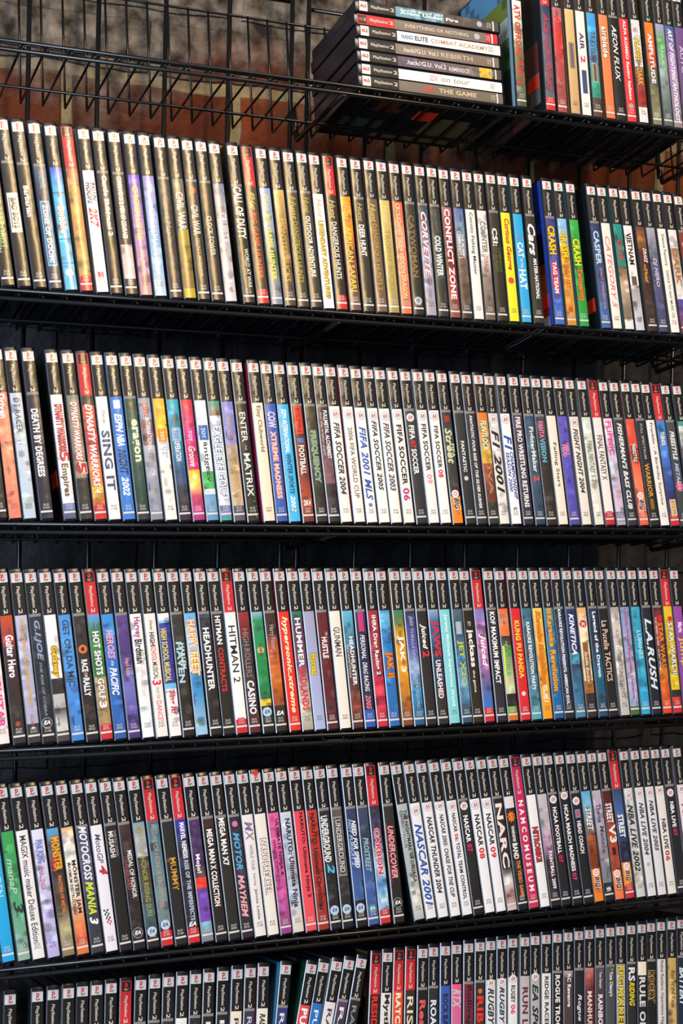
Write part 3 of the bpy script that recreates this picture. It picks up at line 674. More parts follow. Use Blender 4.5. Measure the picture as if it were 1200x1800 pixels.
CASES['D'] = r"""cream spine, pink hatched lower half / K e8d8d0 .6 e8c8c8 ~1 e8e0dc / GUITAR|.62 .9 d84890 .7 0 b
rusty brown spine, white gothic lettering / K c05028 ~.38 a83c34 .45 4c2c30 ~.7 342828 ~1 302828 / Guitar Hero|.38 .62 f4f0f0 .75 .05 b ; @disc .88 a84830 2.6
silver lilac spine, thin yellow slanted capitals / K b8b8d0 ~.8 a8a8c4 .88 383434 / GREG HASTINGS' TOURNAMENT PAINTBALL|.29 .79 d0a048 .35 0 b ; ACCLAIM|.83 .89 c04858 .3 0 ; @rect .9 .91 e0e0e8 .2 0
midnight spine, metallic blue slanted initials / K 282c3c ~.6 242834 ~1 201c20 / G.I.JOE|.3 .53 8c9cb8 .7 0 bi ; THE RISE OF COBRA|.54 .84 8c98a8 .25 0 i ; @eak .88
white-to-black spine, yellow slanted word / K f0ecec ~.5 e8e4e4 .63 302c28 .72 b8b4b0 .8 3c3834 ~.9 d0ccc8 .93 484440 / Getaway|.45 .63 e8b828 .8 0 bi o=604010
pale blue spine, wide-spaced dark capitals / K 4890d8 ~.5 4c94dc ~1 3c7cc8 / GET ON DA MIC|.3 .68 2c3040 .6 0
black spine with orange shield, white capitals / K 34302c ~.5 2c2826 ~1 241c1a / @disc .47 d87038 4.8 ; @disc .47 302420 2.2 ; RACE|.53 .6 f8f4f0 .6 0 b ; TO THE|.605 .63 f8f4f0 .3 0 ; RALLY|.635 .74 f8f4f0 .6 0 b
red-topped golf scene spine, white block letters / R 6898d8 ~.37 388040 .42 408c38 ~.6 287028 .63 b09068 ~.85 a08858 / HOT SHOTS|.37 .62 f0f0f0 .65 0 b o=606460 ; GOLF|.64 .76 f0ece8 .65 0 b o=686058 ; 3|.77 .81 f0ece8 .7 0 b
azure spine, pink and white slanted letters / K 3890d8 ~.5 3070c0 ~1 2858a0 / HEROES|.36 .53 e8a0b8 .7 0 bi ; of the|.54 .57 f0f4f8 .3 0 i ; PACIFIC|.58 .74 f4f6fa .7 0 bi
deep violet spine with tiny round crest / K 584088 ~.5 4c3878 ~.7 7070b8 ~.9 584090 ~1 3c2c60 / @disc .58 382858 3.4 ; Hard Rock|.53 .63 e8a8a0 .45 .05
white spine, mauve then black tall lettering / K f0ecea ~.7 e8e8e8 ~1 e8eef0 / Harvey|.29 .41 a84888 .8 0 b ; Birdman|.42 .56 302c34 .75 0 b ; ATTORNEY AT LAW|.58 .75 d0c8c4 .3 0
cream spine, dark and red musical title / K ece4dc / Disney|.31 .37 303030 .35 0 i ; HIGH|.38 .46 2c2c30 .5 0 b ; SCHOOL|.46 .55 c83848 .5 0 ; MUSICAL|.555 .655 303038 .5 0 ; 3|.66 .69 d83858 .9 0 b ; SENIOR YEAR|.7 .77 a0a0a8 .3 0 ; DANCE!|.78 .9 e0607c .5 0
navy spine between white ends, yellow capitals / K f0f4f8 .31 90d0f0 .33 343890 .68 70b8e0 .71 f0e8e8 / HIGH SCHOOL MUSICAL|.36 .67 e0d048 .6 -.15 b ; Sing It!|.72 .86 c02838 .75 0 bi
black spine with icy two-line lettering / K 343434 ~.6 282420 ~1 241e18 / HARLEM|.45 .6 c8e0e4 .4 .2 b ; HAVEN|.44 .68 a8d0d8 .6 -.1 b
icy blue spine with orange-edged capitals / K 58b0e8 ~.5 c8dcf0 .62 3080c0 ~.75 4090c8 ~1 a0c8e0 / HAPPY|.31 .48 f8d8b0 .8 0 b o=d06828 ; FEET|.5 .64 f8e0a0 .8 0 b o=c87828
black spine with wide white capitals / K 384058 .3 282830 ~1 242020 / HEADHUNTER|.36 .73 f8f8f8 .65 0 b
black spine, white then red serif capitals / K 242428 ~1 28221c / HITMAN|.29 .46 f0f0f0 .55 0 b ; CONTRACTS|.48 .74 d02c30 .55 0 b
red-topped white spine, large thin serif letters / R f4f0ec / HITMAN 2|.35 .69 2c2c34 .7 0
black and crimson spine, grey then white capitals / K 982c34 ~.38 701c28 .42 342c34 ~.8 3c2428 ~1 602028 / HIGH ROLLERS|.37 .66 90806c .6 0 ; CASINO|.68 .88 f4f0f0 .75 0 b
green fairway spine, gold crest, pale disc / K 90b8d8 ~.32 209058 ~.6 208848 ~.77 187840 .79 e0c030 .83 242420 / @disc .5 c8b470 4.2 ; TENNIS|.46 .54 604820 .3 0 b ; @EAl .87
smoky orange spine, thin jagged lettering / K 342c2c ~.4 483030 ~.5 c05828 ~.65 d07028 ~.8 a04820 .83 302c28 ~1 282420 / Harry Potter|.35 .5 b8a0a0 .6 0 ; @ea2 .88
scarlet spine with ivory slanted letters / K e03028 / hypersonic.xtreme|.3 .88 f4e8b8 .7 0 bi
green-to-plum spine, white then red capitals / K 287868 ~.35 583850 ~.6 704868 ~.75 b0a8a0 ~.9 c0b8a8 ~1 a09888 / HUMMER|.31 .61 e8e8ec .6 0 b ; BADLANDS|.62 .87 d82838 .75 0 b
lavender grey spine with one yellow word / K a0a0c0 ~1 a8b4dc / Horsez|.53 .66 e0c828 .7 0 b o=807020
dark red-brown spine with white narrow capitals / K 68242c ~.5 601c24 ~1 58202c / THE|.4 .42 e8d8d8 .25 .25 ; HUSTLE|.43 .56 f4f0f0 .6 0 b
ivory spine, ornate black curled letters / K ece4d8 / GUNMAN|.37 .55 38343c .7 0
sky-to-rust spine, white condensed title / K 60b8d8 ~.42 408098 .5 384048 ~.7 503c38 ~.85 803828 ~1 482820 / HEADHUNTER|.43 .73 f0f0f4 .45 .1 b ; REDEMPTION|.48 .68 c8c8c8 .2 -.3
navy spine with script title and pink 2005 / K 3038a0 ~.4 242850 ~.8 242444 .88 3058b0 / @rect .28 .4 c83868 .55 0 ; PERSONAL|.42 .57 f4f4f8 .5 0 i ; DRAG RACING|.59 .77 f4f4f8 .5 0 i ; 2005|.79 .88 e87888 .6 0 bi
maroon spine with red diamonds at base / K a02c40 ~.6 a03444 .68 c82c44 .74 d83c54 .8 a02038 .86 d03048 ~1 c82840 / IHRA Drag Racing 2|.3 .67 f4ecec .6 0 b
bright blue spine, orange dragon-like lettering / K 2090d0 ~.3 68b8e0 ~.45 2070b0 .47 2078c0 ~1 2868b0 / JAK II|.53 .69 e88828 .9 0 b o=a04018
amber desert spine with wide white letters / K 408060 ~.35 607840 ~.42 e0a028 ~.7 d89020 ~.88 a06028 ~1 704020 / JAK 3|.43 .66 fcf4ec .7 0 b
indigo-to-aqua spine, dense dotted capitals / K 2c2c50 ~.5 5858a8 ~.65 90a8d0 ~.8 2888b8 ~1 285078 / JEEP THRILLS UNDERWATER SQUAD|.31 .89 a8b8d0 .45 0
black spine, small chrome and red racing logo / K 2c2428 ~1 2c2826 / Juiced|.36 .52 f0f0f4 .7 0 bi ; 2|.53 .57 d83048 .8 .1 b
blue-to-black spine, red letters then white / K 90a8c8 ~.35 3860a0 ~.6 283848 .75 342c2c / JAWS|.34 .57 d83020 .95 0 b ; UNLEASHED|.59 .83 f0e8f0 .6 0 b
pale aqua spine with faint white lettering / K 80d0d8 / Jeremy McGrath Supercross World|.3 .88 e8f8f8 .45 0 b
blue splash spine with olive-yellow lettering / K 506878 ~.4 384c60 ~.6 4080b0 ~.75 60a0c8 ~.9 385068 / @rect .35 .43 a8b8c0 .6 0 ; JET X2O|.47 .76 c0c838 .75 0 b
black spine with big white lowercase title / K 241e1a ~1 302818 / MTV|.35 .38 c0c0c0 .4 0 ; jackass|.4 .64 f8f4f0 .8 0 b ; the game|.66 .8 f0f0e8 .35 0
red-topped lilac haze spine, white slanted logo / R 7878c0 ~.5 c878b0 ~.75 686098 ~.85 4070c0 / Juiced|.43 .64 f4f4f8 .8 0 bi
dark plum spine, long white plain capitals / K 342c34 ~1 2c2c34 / KOF MAXIMUM IMPACT|.29 .75 f8f4f8 .6 0 b
orange-and-black cartoon spine, green lettering / K e86828 ~.34 d09070 ~.39 f07838 .45 242420 ~.77 c8d0a8 .82 242420 .9 78b038 .94 d07028 / Disney's|.48 .51 c0c0c0 .25 0 i ; KIM|.51 .58 48a840 .45 .3 b ; POSSIBLE|.5 .7 58b848 .5 -.05 b ; @rect .51 .76 e0d860 .22 -.35
vivid red spine, yellow capitals down middle / K d82830 / KUNG FU PANDA|.35 .72 f0d838 .6 0 b ; @disc .82 e8e0dc 2.8
slate teal spine with small white capitals / K 3c7088 ~.5 385060 ~.8 508098 ~1 50a8b8 / KARAOKE REVOLUTION PARTY|.36 .8 f4f4f8 .45 0 b
golden yellow spine, orange bubble lettering / K f0d060 ~.4 e8c058 ~.7 f0a828 ~1 f0a020 / Karaoke Revolution|.29 .76 e88020 .65 0 bi o=c06018 ; VOLUME 3|.77 .88 fcf4e0 .6 0 bi
teal blue spine with orange-yellow lettering / K 1888a8 ~.6 1c7cb0 ~1 2058a0 / @rect .27 .31 e09030 .5 0 ; Karaoke Revolution|.32 .81 f0a838 .65 0 b o=a05820
dark navy spine, long small white capitals / K 242838 ~.5 2c3860 ~1 20242c / KARAOKE REVOLUTION PRESENTS: AMERICAN IDOL|.28 .9 f4f4fc .38 0 b
blue light-trail spine, white slanted letters / K 283878 ~.55 303870 .57 40a0c0 .64 284868 ~1 4888b0 / KINETICA|.31 .58 f4f4fc .6 0 bi
peach spine, red oval over wooden sign / K e8a868 ~.4 f0e0b8 ~.7 f0d8a0 .75 b06828 .83 342c28 / @disc .38 c83028 5 ; Lil Kids|.31 .45 f8f0e8 .5 0 i ; @rect .5 .76 8a5c3c .6 0 ; Saddle Buckle|.56 .76 f0e8d8 .4 0 i
blue-black cloudy spine, white rounded title / K 283858 ~.5 1c2c48 ~.7 206080 ~1 284868 / Legend of the Dragon|.3 .73 f4f4fc .55 0 b
black spine with cream storybook lettering / K 201c20 ~1 202020 / La Pucelle TACTICS|.36 .76 e8c8b0 .7 0
parchment grey spine, fine grey capitals / K a09c98 ~.4 d0c8c4 ~1 c0bcb8 / A SERIES OF|.42 .57 908c88 .35 0 ; UNFORTUNATE EVENTS|.58 .87 605c58 .5 0
pastel blue spine, rust-red handwritten title / K 8098d0 ~.7 a8a8d0 ~.9 98a8d8 .93 486838 / Lucinda Green's Equestrian Challenge|.28 .88 c04838 .4 0 b
turquoise spine with faint pale logo / K 38a8c8 ~.6 2898c0 ~1 30a8d8 / LUMINES|.43 .62 a8e0ec .55 .1 b
black spine, massive icy slanted capitals / K 20242c ~1 1c2430 / L.A.RUSH|.35 .83 d8e4f4 .85 0 bi
black-to-fire spine, orange lettering, red brick badge / K 241c1c ~.4 a83038 ~.6 501c1c .68 e08020 ~.85 d05818 ~1 e83820 / @rect .33 .37 d82828 .5 .2 ; STAR WARS|.38 .68 e08828 .65 .15 b ; THE VIDEO GAME - LE JEU VIDEO|.34 .7 f0e8e0 .25 -.35
red-topped yellow spine, white outlined capitals / R e0c020 .83 282c30 .88 e04028 / @rect .34 .37 d82828 .5 .15 ; STAR WARS II|.38 .73 f4f0e8 .6 .1 b o=404028 ; THE ORIGINAL TRILOGY|.35 .73 b09018 .28 -.35
magenta-purple spine at the right edge / K 9848a8 ~1 8838a0 / Magic|.38 .45 f4e8f8 .8 0 b ; Jump|.48 .68 d8d028 .7 0"""
CASES['E'] = r"""cyan spine at the far left / K 28a8d8 ~1 1c9cd8 / MADDEN|.4 .63 a8e0f0 .6 0
emerald green spine with silver slanted logo / K 389850 ~.5 389858 ~.75 60a080 ~1 8ca89c / manaP|.42 .62 a8c8b0 .6 -.1 i ; 3|.66 .73 2c3c34 .9 .1 bi
grey-white spine, long black mixed-case title / K e4e0e0 / MAGIX music maker Deluxe Edition|.3 .9 303034 .6 0
lilac sketchy spine with blue blocky words / K d8d8e8 ~.5 c8c4e0 ~1 b0a8d8 / PINK PONG|.33 .46 5870b8 .7 0 b ; CHALLENGE|.48 .61 a84050 .45 -.1
blue-topped rocky spine, yellow beast lettering / K 50a0d8 ~.36 607080 ~.5 302824 ~.7 4c3c30 ~.85 b0a078 ~1 80684c / MONSTER|.32 .51 e8a828 .8 .1 b o=804818 ; 4X4|.42 .51 b83038 .6 -.25 b ; MASTERS OF METAL|.54 .75 d87838 .35 .1 b
ivory and orange dust spine, black slab capitals / K e0a868 ~.34 e8e0d4 ~.6 e8dccc ~.8 e08850 ~.9 d85c38 ~1 d87838 / MONSTER JAM|.46 .76 28221e .5 .15 b ; MAXIMUM DESTRUCTION|.47 .76 382c28 .3 -.25 b
dark slate spine, white then lime italic capitals / K 4c4c64 ~.5 50506c ~.8 383c44 ~1 34343c / MOTOCROSS|.27 .58 e8e8ec .75 0 bi ; MANIA|.585 .77 c8d838 .75 0 bi ; 3|.785 .83 f0f0f4 .8 0 bi
white spine with grey script and checkered flag / K e4e0e8 / MotoGP|.32 .49 50505c .55 0 i ; 4|.5 .56 b83038 .8 .15 bi ; @check .75 .84
black spine set lower, white brush lettering / K 241e1e ~1 1c1c1c / MUSASHI|.31 .46 d8d8d0 .5 -.1 b ; SAMURAI LEGEND|.31 .46 908c88 .25 .3
wine-black spine, small white serif capitals, ring badge / K 402c2c ~.6 2c2424 ~1 241c20 / MEDAL OF HONOR|.43 .7 f0ecec .45 .15 ; VANGUARD|.48 .65 a84850 .35 -.25 ; @eak .9
pale blue battle spine with olive gold capitals / K 7898a8 ~.35 a0a8b0 .47 403c34 ~.6 4c4838 ~.8 406064 ~.87 3c4c50 .9 202020 / MEDAL OF HONOR RISING SUN|.29 .81 a89850 .5 0 ; @EAl .9
red-topped steel blue spine, tan capitals / R 40687c ~.5 587c8c ~.7 708890 ~.8 6c8084 .86 202020 / MEDAL OF HONOR FRONTLINE|.29 .77 b09878 .5 0 ; @EAl .87
black spine, amber spaced ancient lettering / K 242624 ~1 242424 / THE|.49 .51 a07838 .25 -.3 ; MUMMY|.49 .68 d09838 .6 .1
red-topped indigo spine, icy white capitals / R 3038a0 ~.4 20203c ~.6 242430 ~1 242428 / MARVEL NEMESIS|.29 .5 f0f0fc .5 .1 b ; RISE OF THE IMPERFECTS|.51 .86 b8c0d8 .45 .1 b ; @ea2 .88
violet spine with red diagonal stripe / K 48305c ~.5 3c2450 .55 504040 .62 e03828 .68 7040a8 ~.85 7848b0 .87 70b0c0 ~1 806878 / Mojo!|.48 .59 f4f0f4 .55 -.1 b ; @disc .3 604070 2
black spine, heavy white-red condensed capitals / K 402824 .33 24201e / MEGA MAN|.34 .54 f8f0ec .6 0 b ; X COLLECTION|.55 .79 f4e8e4 .6 0 b
black spine, tidy white capitals upper half / K 302c28 ~1 262422 / MEGA MAN X7|.28 .56 f4f4f0 .6 0 b
dark purple spine, blue then rose slanted letters / K 30243c ~.5 342c40 ~1 30242c / @disc .32 c87898 3.4 ; MOTOR|.37 .59 50a8d8 .65 0 bi ; MAYHEM|.62 .87 e8a8b0 .65 0 bi
ivory spine with violet logo and small tour text / K e4e0dc / MX|.31 .43 907898 .85 0 i ; WORLD TOUR|.45 .6 7c78a0 .35 0 ; Featuring|.62 .69 504c54 .25 0 ; Jamie Little|.71 .89 303034 .35 0
ivory spine, jagged outlined maroon lettering / K e8e0d8 / NANOBREAKER|.42 .75 f0e8e0 .65 0 b o=583040
hot pink spine with black capitals / K e05c98 ~.5 d85898 ~.8 b84c90 ~1 884080 / ULTIMATE NINJA 4:|.31 .65 2c1c28 .45 .2 b ; NARUTO SHIPPUDEN|.43 .7 401c30 .28 -.2
silver-blue clouded spine, large black lettering / K c8ccd8 ~.4 b8c4dc ~.6 a8a8b8 ~.8 c0c8e0 ~.9 d8d0c8 / NARUTO: Ultimate Ninja|.31 .84 242428 .7 0 b
light red spine with black long title / K e04858 ~1 e85058 / NARUTO: Ultimate Ninja 2|.28 .79 3c1418 .5 .1 b
dark brick red spine with black title / K c03830 ~.6 a83028 ~1 983028 / NARUTO: Uzumaki Chronicles|.29 .87 38100c .5 0 b
black spine, white metal lettering, blue 2 / K 303030 .29 242428 ~1 202020 / UNDERGROUND|.31 .59 e8e8e8 .75 -.1 b o=505050 ; 2|.6 .66 58b8d8 .8 .1 bi ; @EAl .88
grey smoky spine with framed metal lettering / K 54504c ~.5 383430 ~.8 2c2a28 ~1 1c1c1e / @rect .32 .68 908c88 .85 0 ; @rect .33 .67 302c28 .75 0 ; UNDERGROUND|.34 .66 c0bcb8 .6 0 b ; @EAl .88
blue racing spine, white slanted double title / K 343c60 ~.5 283860 ~.7 3c5c98 .83 201c1e / NEED FOR SPEED|.35 .64 f0f4fc .5 .15 bi ; HOT PURSUIT 2|.34 .62 a0b8e0 .35 -.25 bi ; @EAl .88
slate violet spine with teal street lettering / K 3c4860 ~.5 283450 ~.75 4060a0 ~1 405890 / PROSTREET|.46 .67 90b8b8 .6 0 bi ; @EAt .89
red-topped night spine, white and red letters / R 302c40 ~.5 4c4c70 ~.65 b8d0e8 ~.75 4080b8 ~.82 90c0e8 / CARBON|.41 .69 d02c48 .6 0 b o=e8dce0 ; @eak .85
black spine with rose slanted racing lettering / K 302c2c ~1 24201e / UNDERCOVER|.4 .72 e8a0a8 .65 0 bi o=701820 ; @rect .38 .75 a84050 .05 -.4 ; @eak .87
silver grey spine, fine black capitals in two lines / K b0b8b8 ~.7 a8b0b0 ~.9 d0d0c0 ~1 a0b0b8 / THE NIGHTMARE OF DRUAGA|.31 .76 2c2c28 .45 .15 b ; FUSHIGINO DUNGEON|.31 .54 383838 .3 -.25
white spine, giant cobalt blue slanted title / K e8e8ec / @ea .32 ; NASCAR 2001|.4 .91 3058a8 .85 0 bi
white spine, black slanted thunder title / K e8e8ec / @ea .3 ; NASCAR THUNDER 2004|.36 .84 24242c .6 0 bi
white spine, dark slanted chase title, smaller / K e8e8ec / @ea .3 ; NASCAR 2005: CHASE FOR THE CUP|.35 .87 34343c .5 0 bi
white spine, upright team title with red 06 / K e8e8ec / @ea .31 ; NASCAR|.35 .47 303034 .45 0 b ; 06|.48 .52 d03038 .45 0 b ; : TOTAL TEAM CONTROL|.52 .89 303034 .45 0 b
black spine, white racing title, crimson 07 / K 302c2c ~1 1c1c1e / @ea .31 ; NASCAR|.37 .54 f4f4f8 .55 0 b ; 07|.55 .6 e02858 .6 0 b
white spine, bold racing title, red 08 / K ececf0 / @ea .31 ; NASCAR|.37 .57 242024 .6 0 b ; 08|.58 .65 d82830 .65 0 b
white spine, bold racing title, red 09 / K ececf0 / @ea .31 ; NASCAR|.37 .57 242024 .6 0 b ; 09|.58 .65 d82830 .65 0 b
black-and-white figure spine, wide pale letters / K 242020 ~.6 302828 .72 1c1818 ~.8 e0d8d4 ~.9 a06860 ~1 d8d0cc / NARC|.31 .72 f4e0d8 .8 0 b
black spine with orange splat and white letters / K e8e0e8 .345 242020 ~1 1c1c1e / @rect .27 .345 e0d8e0 .95 0 ; @burst .36 .44 e87828 ; THE NAKED BROTHERS|.46 .56 f4f0f0 .35 0 b ; BAND|.57 .67 f8f4f0 .6 0 b ; THE VIDEO GAME|.68 .91 e88850 .45 .1 b
raspberry spine with spaced white capitals / S c02858 ~1 c83058 / N A M C O M U S E U M|.3 .88 f8f0f4 .6 0 b
white spine, short red-black fierce word / K ececec / NITROBIKE|.48 .7 c83848 .7 0 b o=302028
pale-to-black paintball spine, faint lilac title / K c8bcc4 ~.4 b8b0c0 ~.6 b088b0 ~.7 382430 ~1 201c20 / CHAMPIONSHIP|.4 .62 c8b8b0 .4 0 ; PAINTBALL 2009|.64 .88 f0ecf4 .45 .1 b
black spine, college football title, red 07 / K 242024 ~1 202024 / @ea .31 ; NCAA FOOTBALL|.36 .66 f4f0f4 .5 0 b ; 07|.67 .72 d82840 .5 0 b
black spine, basketball march title, pink 07 / K 202024 ~1 202024 / @ea .29 ; NCAA MARCH MADNESS|.35 .78 f4f0f4 .5 0 b ; 07|.79 .84 d83c80 .5 0 b
black spine, football shield, short white title / K 202028 ~1 1c1c20 / @ea .33 ; @rect .385 .44 8088b0 .6 0 ; @rect .395 .43 b85068 .4 0 ; HEAD COACH|.46 .67 f4f0f4 .5 0 b
sky-and-brick street spine with orange foot / K 48a8d8 ~.35 80c0e0 ~.5 706060 .55 a05028 ~.7 803818 .78 f08020 / STREET|.38 .53 f0f0f4 .75 0 bi o=202428 ; @big .83
lilac woven spine, dark handwritten titles / K b8b0c0 ~.6 a098a8 ~.8 808088 .87 1c1c20 / Theme|.36 .48 604870 .6 0 b ; Menace|.5 .68 4c4454 .55 .1 i ; gb|.9 .93 f4f4f4 .6 0 bu
brick red spine, dripping white graffiti letters / K 4c1c1c ~.4 5c2420 ~.6 b04830 ~.75 a04028 .8 f08848 ~1 f07848 / STREET|.36 .49 f0e8e8 .8 0 b ; V3|.5 .62 f0ece8 .9 .1 b ; @rect .65 .7 381c18 .4 0 ; @big .85
red-topped blue city spine, white graffiti / R 304468 ~.4 4060a0 ~.55 2c3c68 .62 1c2440 .75 f09028 / STREET|.44 .59 f0f4fc .75 0 b ; @big .81
silver-grey spine, heaviest black slanted title / K d0d4d4 ~.7 c8c8c8 ~1 d0d0cc / @ea .32 ; NBA LIVE 2002|.38 .82 2c2c28 .75 0 bi
white spine, dark violet slanted title, tiny emblem / K dcdce0 / @ea .31 ; NBA LIVE 2004|.37 .72 403c54 .6 0 bi ; @disc .78 b0a8c8 2.4
white spine, slanted black court title, 2005 / K dcdce0 / @ea .31 ; NBA LIVE 2005|.36 .7 303438 .55 0 bi
white spine, upright basketball title, red 06 / K e4e0dc / @ea .3 ; NBA LIVE|.49 .69 302c34 .55 0 b ; 06|.7 .77 c82c38 .6 0 b
black spine, white court title, rose 07 / K 242428 ~1 202024 / @ea .32 ; NBA LIVE|.38 .55 f4f4f8 .5 0 b ; 07|.56 .61 d82850 .5 0 b
pale pink spine at the right edge / K e8d8e0 / @ea .3 ; NBA 08|.4 .7 b04868 .6 0 b"""
CASES['F'] = r"""black-topped case in far left corner / K 2c2c30 / PRINCE|.3 .7 e0e0e0 .5 0
white-logo case right of the corner gap / K 282c40 / PRISM|.3 .7 e0e0e0 .5 0
case with scuffed pale blue edge / K 303038 / PRO|.3 .7 e0e0e0 .5 0
case with grey plastic rim / K e0e0e0 / PRO RACE|.3 .7 303030 .5 0
case with bright blue-white edge / K 304860 / PROJECT|.3 .7 e0e0e0 .5 0
case with smooth dark rim / K 602828 / PSI|.3 .7 e0e0e0 .5 0
case left of the red-topped one / K 303038 / PSY|.3 .7 e0e0e0 .5 0
the red-topped case on the left half / R 303038 / PSYCHO|.3 .7 e0e0e0 .5 0
black spine right after the red one / K 242428 / PUMP|.31 .7 e0e0e0 .5 0
case with strong blue edge line / K 242428 / PUNK|.31 .7 e0e0e0 .5 0
case with thin silver edge line / K 283038 / PURE|.31 .7 e0e0e0 .5 0
spine with a white title panel starting / K e8e8e8 / QUAKE|.3 .7 303030 .5 0
black spine, pale seam, right of white panel / K 282828 / QUEST|.31 .7 e0e0e0 .5 0
plain black spine, second before cream panel / K 202020 / R RACE|.31 .7 e0e0e0 .5 0
plain black spine just before cream panel / K 202024 / RACE|.31 .7 e0e0e0 .5 0
spine with cream panel, pale blue cover edge / K e8dcc8 / RACING|.31 .7 403840 .5 0
spine with dim indigo panel / K 34344c / RADIATA|.31 .7 c0c0d0 .5 0
spine with cream panel and black claw art / K e8e0d0 / RALLY|.3 .42 202020 .6 0 bi
blue-panelled spine beside starry blue cover / K 303878 / RATAT|.31 .7 e0e0e0 .5 0
leaning spine with red panel, white capitals / K d84850 / PUMP|.29 .5 f8f0f0 .7 0 b
leaning spine with sky blue panel / K 2870b8 / PURSUIT|.31 .7 e0f0ff .5 0
leaning spine with white panel / K dcd8dc / RAPALA|.31 .7 403840 .5 0
leaning spine with plum panel / K 603c60 ~.4 343844 / RAW|.31 .7 e0e0e0 .5 0
leaning all-black spine beside dark gap / K 242426 / RAYMAN|.31 .7 909090 .5 0
red-topped spine, red capitals on black / R 241c1c / RESIDENT|.28 .6 e03020 .7 0 b
white spine, black gothic lettering / K e0dcd8 / Mystic|.28 .5 242424 .75 0 b
red-topped fiery spine, white capitals / R e05028 / RATCHET|.28 .6 f4ecdc .6 0 b
faded red-topped spine, cream serif letters / R 342c28 / RISE|.31 .55 e8dcc8 .7 0
black spine, red serif script letters / K 1c1c1e / Res|.34 .5 e05858 .7 0 b
black spine, icy white outlined letters / K 2c2c2c / ROADKILL|.35 .7 d8e4f0 .7 0 b
blue spine, dark doodled capitals / K 3c58b0 / ROCK|.32 .44 202430 .65 0 b ; BAND|.45 .6 202430 .65 0 b
pink spine, silver slanted giant letters / K e8588c ~.5 d06898 / RTX|.3 .42 b8c4d0 .95 0 bi
wine spine, narrow blackletter capitals / K 70283c / Rolltrager|.29 .6 201418 .7 0
black spine, colour burst, red block letters / K 282828 ~.4 302c2c / @disc .33 d06838 3 ; RIBBIT|.36 .7 e03828 .8 0 b
white spine, slanted navy sports title, first / K dcdcdc / @ea .29 ; RUGBY 2004|.32 .7 283848 .75 0 bi
white spine, slanted slate sports title, second / K d8dce0 / @ea .29 ; RUGBY 2005|.32 .7 283440 .6 0 bi
white spine, upright title with pink numerals / K e8e8e8 / @ea .28 ; RUGBY|.32 .43 302c38 .55 0 b ; 06|.44 .5 e03880 .6 0 b
grey spine with large maroon capitals / K b8b0b0 ~.4 c0b8b8 / RUN LIKE|.34 .7 602c38 .7 0 b
silver spine, slanted black giant title / K b0b0b0 / @ea .285 ; EA SPORTS|.33 .8 24282c .75 0 bi
white spine, thin black racer capitals / K e4e0e0 / RIDGE RACER V|.29 .66 303030 .5 0 b
black spine, bold white rogue capitals / K 1c1c20 / ROGUE TROOPER|.29 .72 f0ece8 .6 0 b
rose-grey spine, rounded white letters / K b8a8b0 ~.32 4c3c40 / RC Revenge|.29 .5 f0e8e8 .6 0 b
black spine, low-set white brush letters / K 1c2028 / Rogue|.43 .6 f0f0f0 .6 0 i
rose-and-red photo spine, pale capitals / K c88078 ~.33 a04848 ~.4 602828 / MANHUNT|.42 .7 e8d8d0 .6 0 b
brown-grey spine, small white signature line / K 504850 ~.4 4c4048 / * Tom Clancy's|.29 .41 e0dce0 .4 0 b ; RAINBOW|.45 .7 f0e8e8 .6 0 b
grey-green spine, larger white signature line / K 505450 ~.4 484c50 / * Tom Clancy's|.29 .47 e8e8e8 .55 0 b
silver spine, black-edged yellow giant letters / K c0c4cc / RPG|.28 .4 e0c838 .8 0 b o=202020 ; MAKER|.42 .7 e0c838 .8 0 b o=202020
black spine, white and yellow wide letters / K 28282c / RS|.3 .39 e8e4e8 .85 0 b ; RIDING|.395 .55 e0d020 .7 0 bi
cream-topped black spine, distressed letters / K ece4d0 .36 1c1c1c / RULE OF|.37 .7 d8d8d8 .8 0 b
black spine, golden outlined capitals / K 1c1c1c / ROCKY|.34 .55 302418 .85 0 b o=c8a060
off-white spine, small rounded black title / K d8d4d4 / Rebel Raiders: Operation Nighthawk|.28 .8 303030 .5 0
ochre spine with brown swordsman-like sketch / K c8a860 ~.4 c0a058 ~.5 d0b070 / Rise of the Kasai|.35 .6 503828 .55 .1 i
navy spine with slanted white striped letters / K 20283c / BATTERY|.34 .6 e0e8f0 .7 0 bi
dark case peeking in at the right edge / K 242428 / RACE|.34 .6 e0e8f0 .6 0"""
CASES['S'] = r"""stack top: dark head, light blue print / K 70a0b0 .6 585048 ~1 484440 / James Bond 007|.3 .6 e8f4f8 .3 .2 b ; Agent Under Fire|.3 .7 f0f4f8 .45 -.1 b ; @disc .85 b0b8b8 3.6
stack second: red head, grey-brown print / R 807468 ~1 786c60 / EVERYTHING OR NOTHING|.34 .78 d0c8c0 .4 0 ; @disc .84 b0b8c0 3.8
stack third: white print, spaced thin capitals / K f0ece8 / NANO|.3 .38 6080a8 .5 0 b ; ELITE|.39 .48 405070 .5 0 b ; COMBAT ACADEMY|.5 .9 b09070 .45 0
stack fourth: warm grey print, upper mid stack / K 88786c ~1 786858 / .hack//G.U. Vol.1|.32 .56 e8e0d8 .5 0 ; REBIRTH|.58 .8 c8b8a8 .5 0
stack fifth: violet print with yellow patch / K 605068 ~.8 706458 .83 e0b838 .92 484038 / .hack//G.U. Vol.2|.33 .6 f0e8f0 .5 0 ; REMINISCE|.62 .76 e0d8e0 .45 -.1
stack sixth: white print, pink scribbled word / K f4f0ec / SSX|.48 .54 e08898 .6 0 i ; on tour|.56 .76 a0a0a0 .5 0 i
stack lowest: grey print, red numerals / K 786c60 ~1 706458 / 50|.44 .5 e03828 .6 0 b ; THE GAME|.54 .8 c8b890 .5 0 b"""



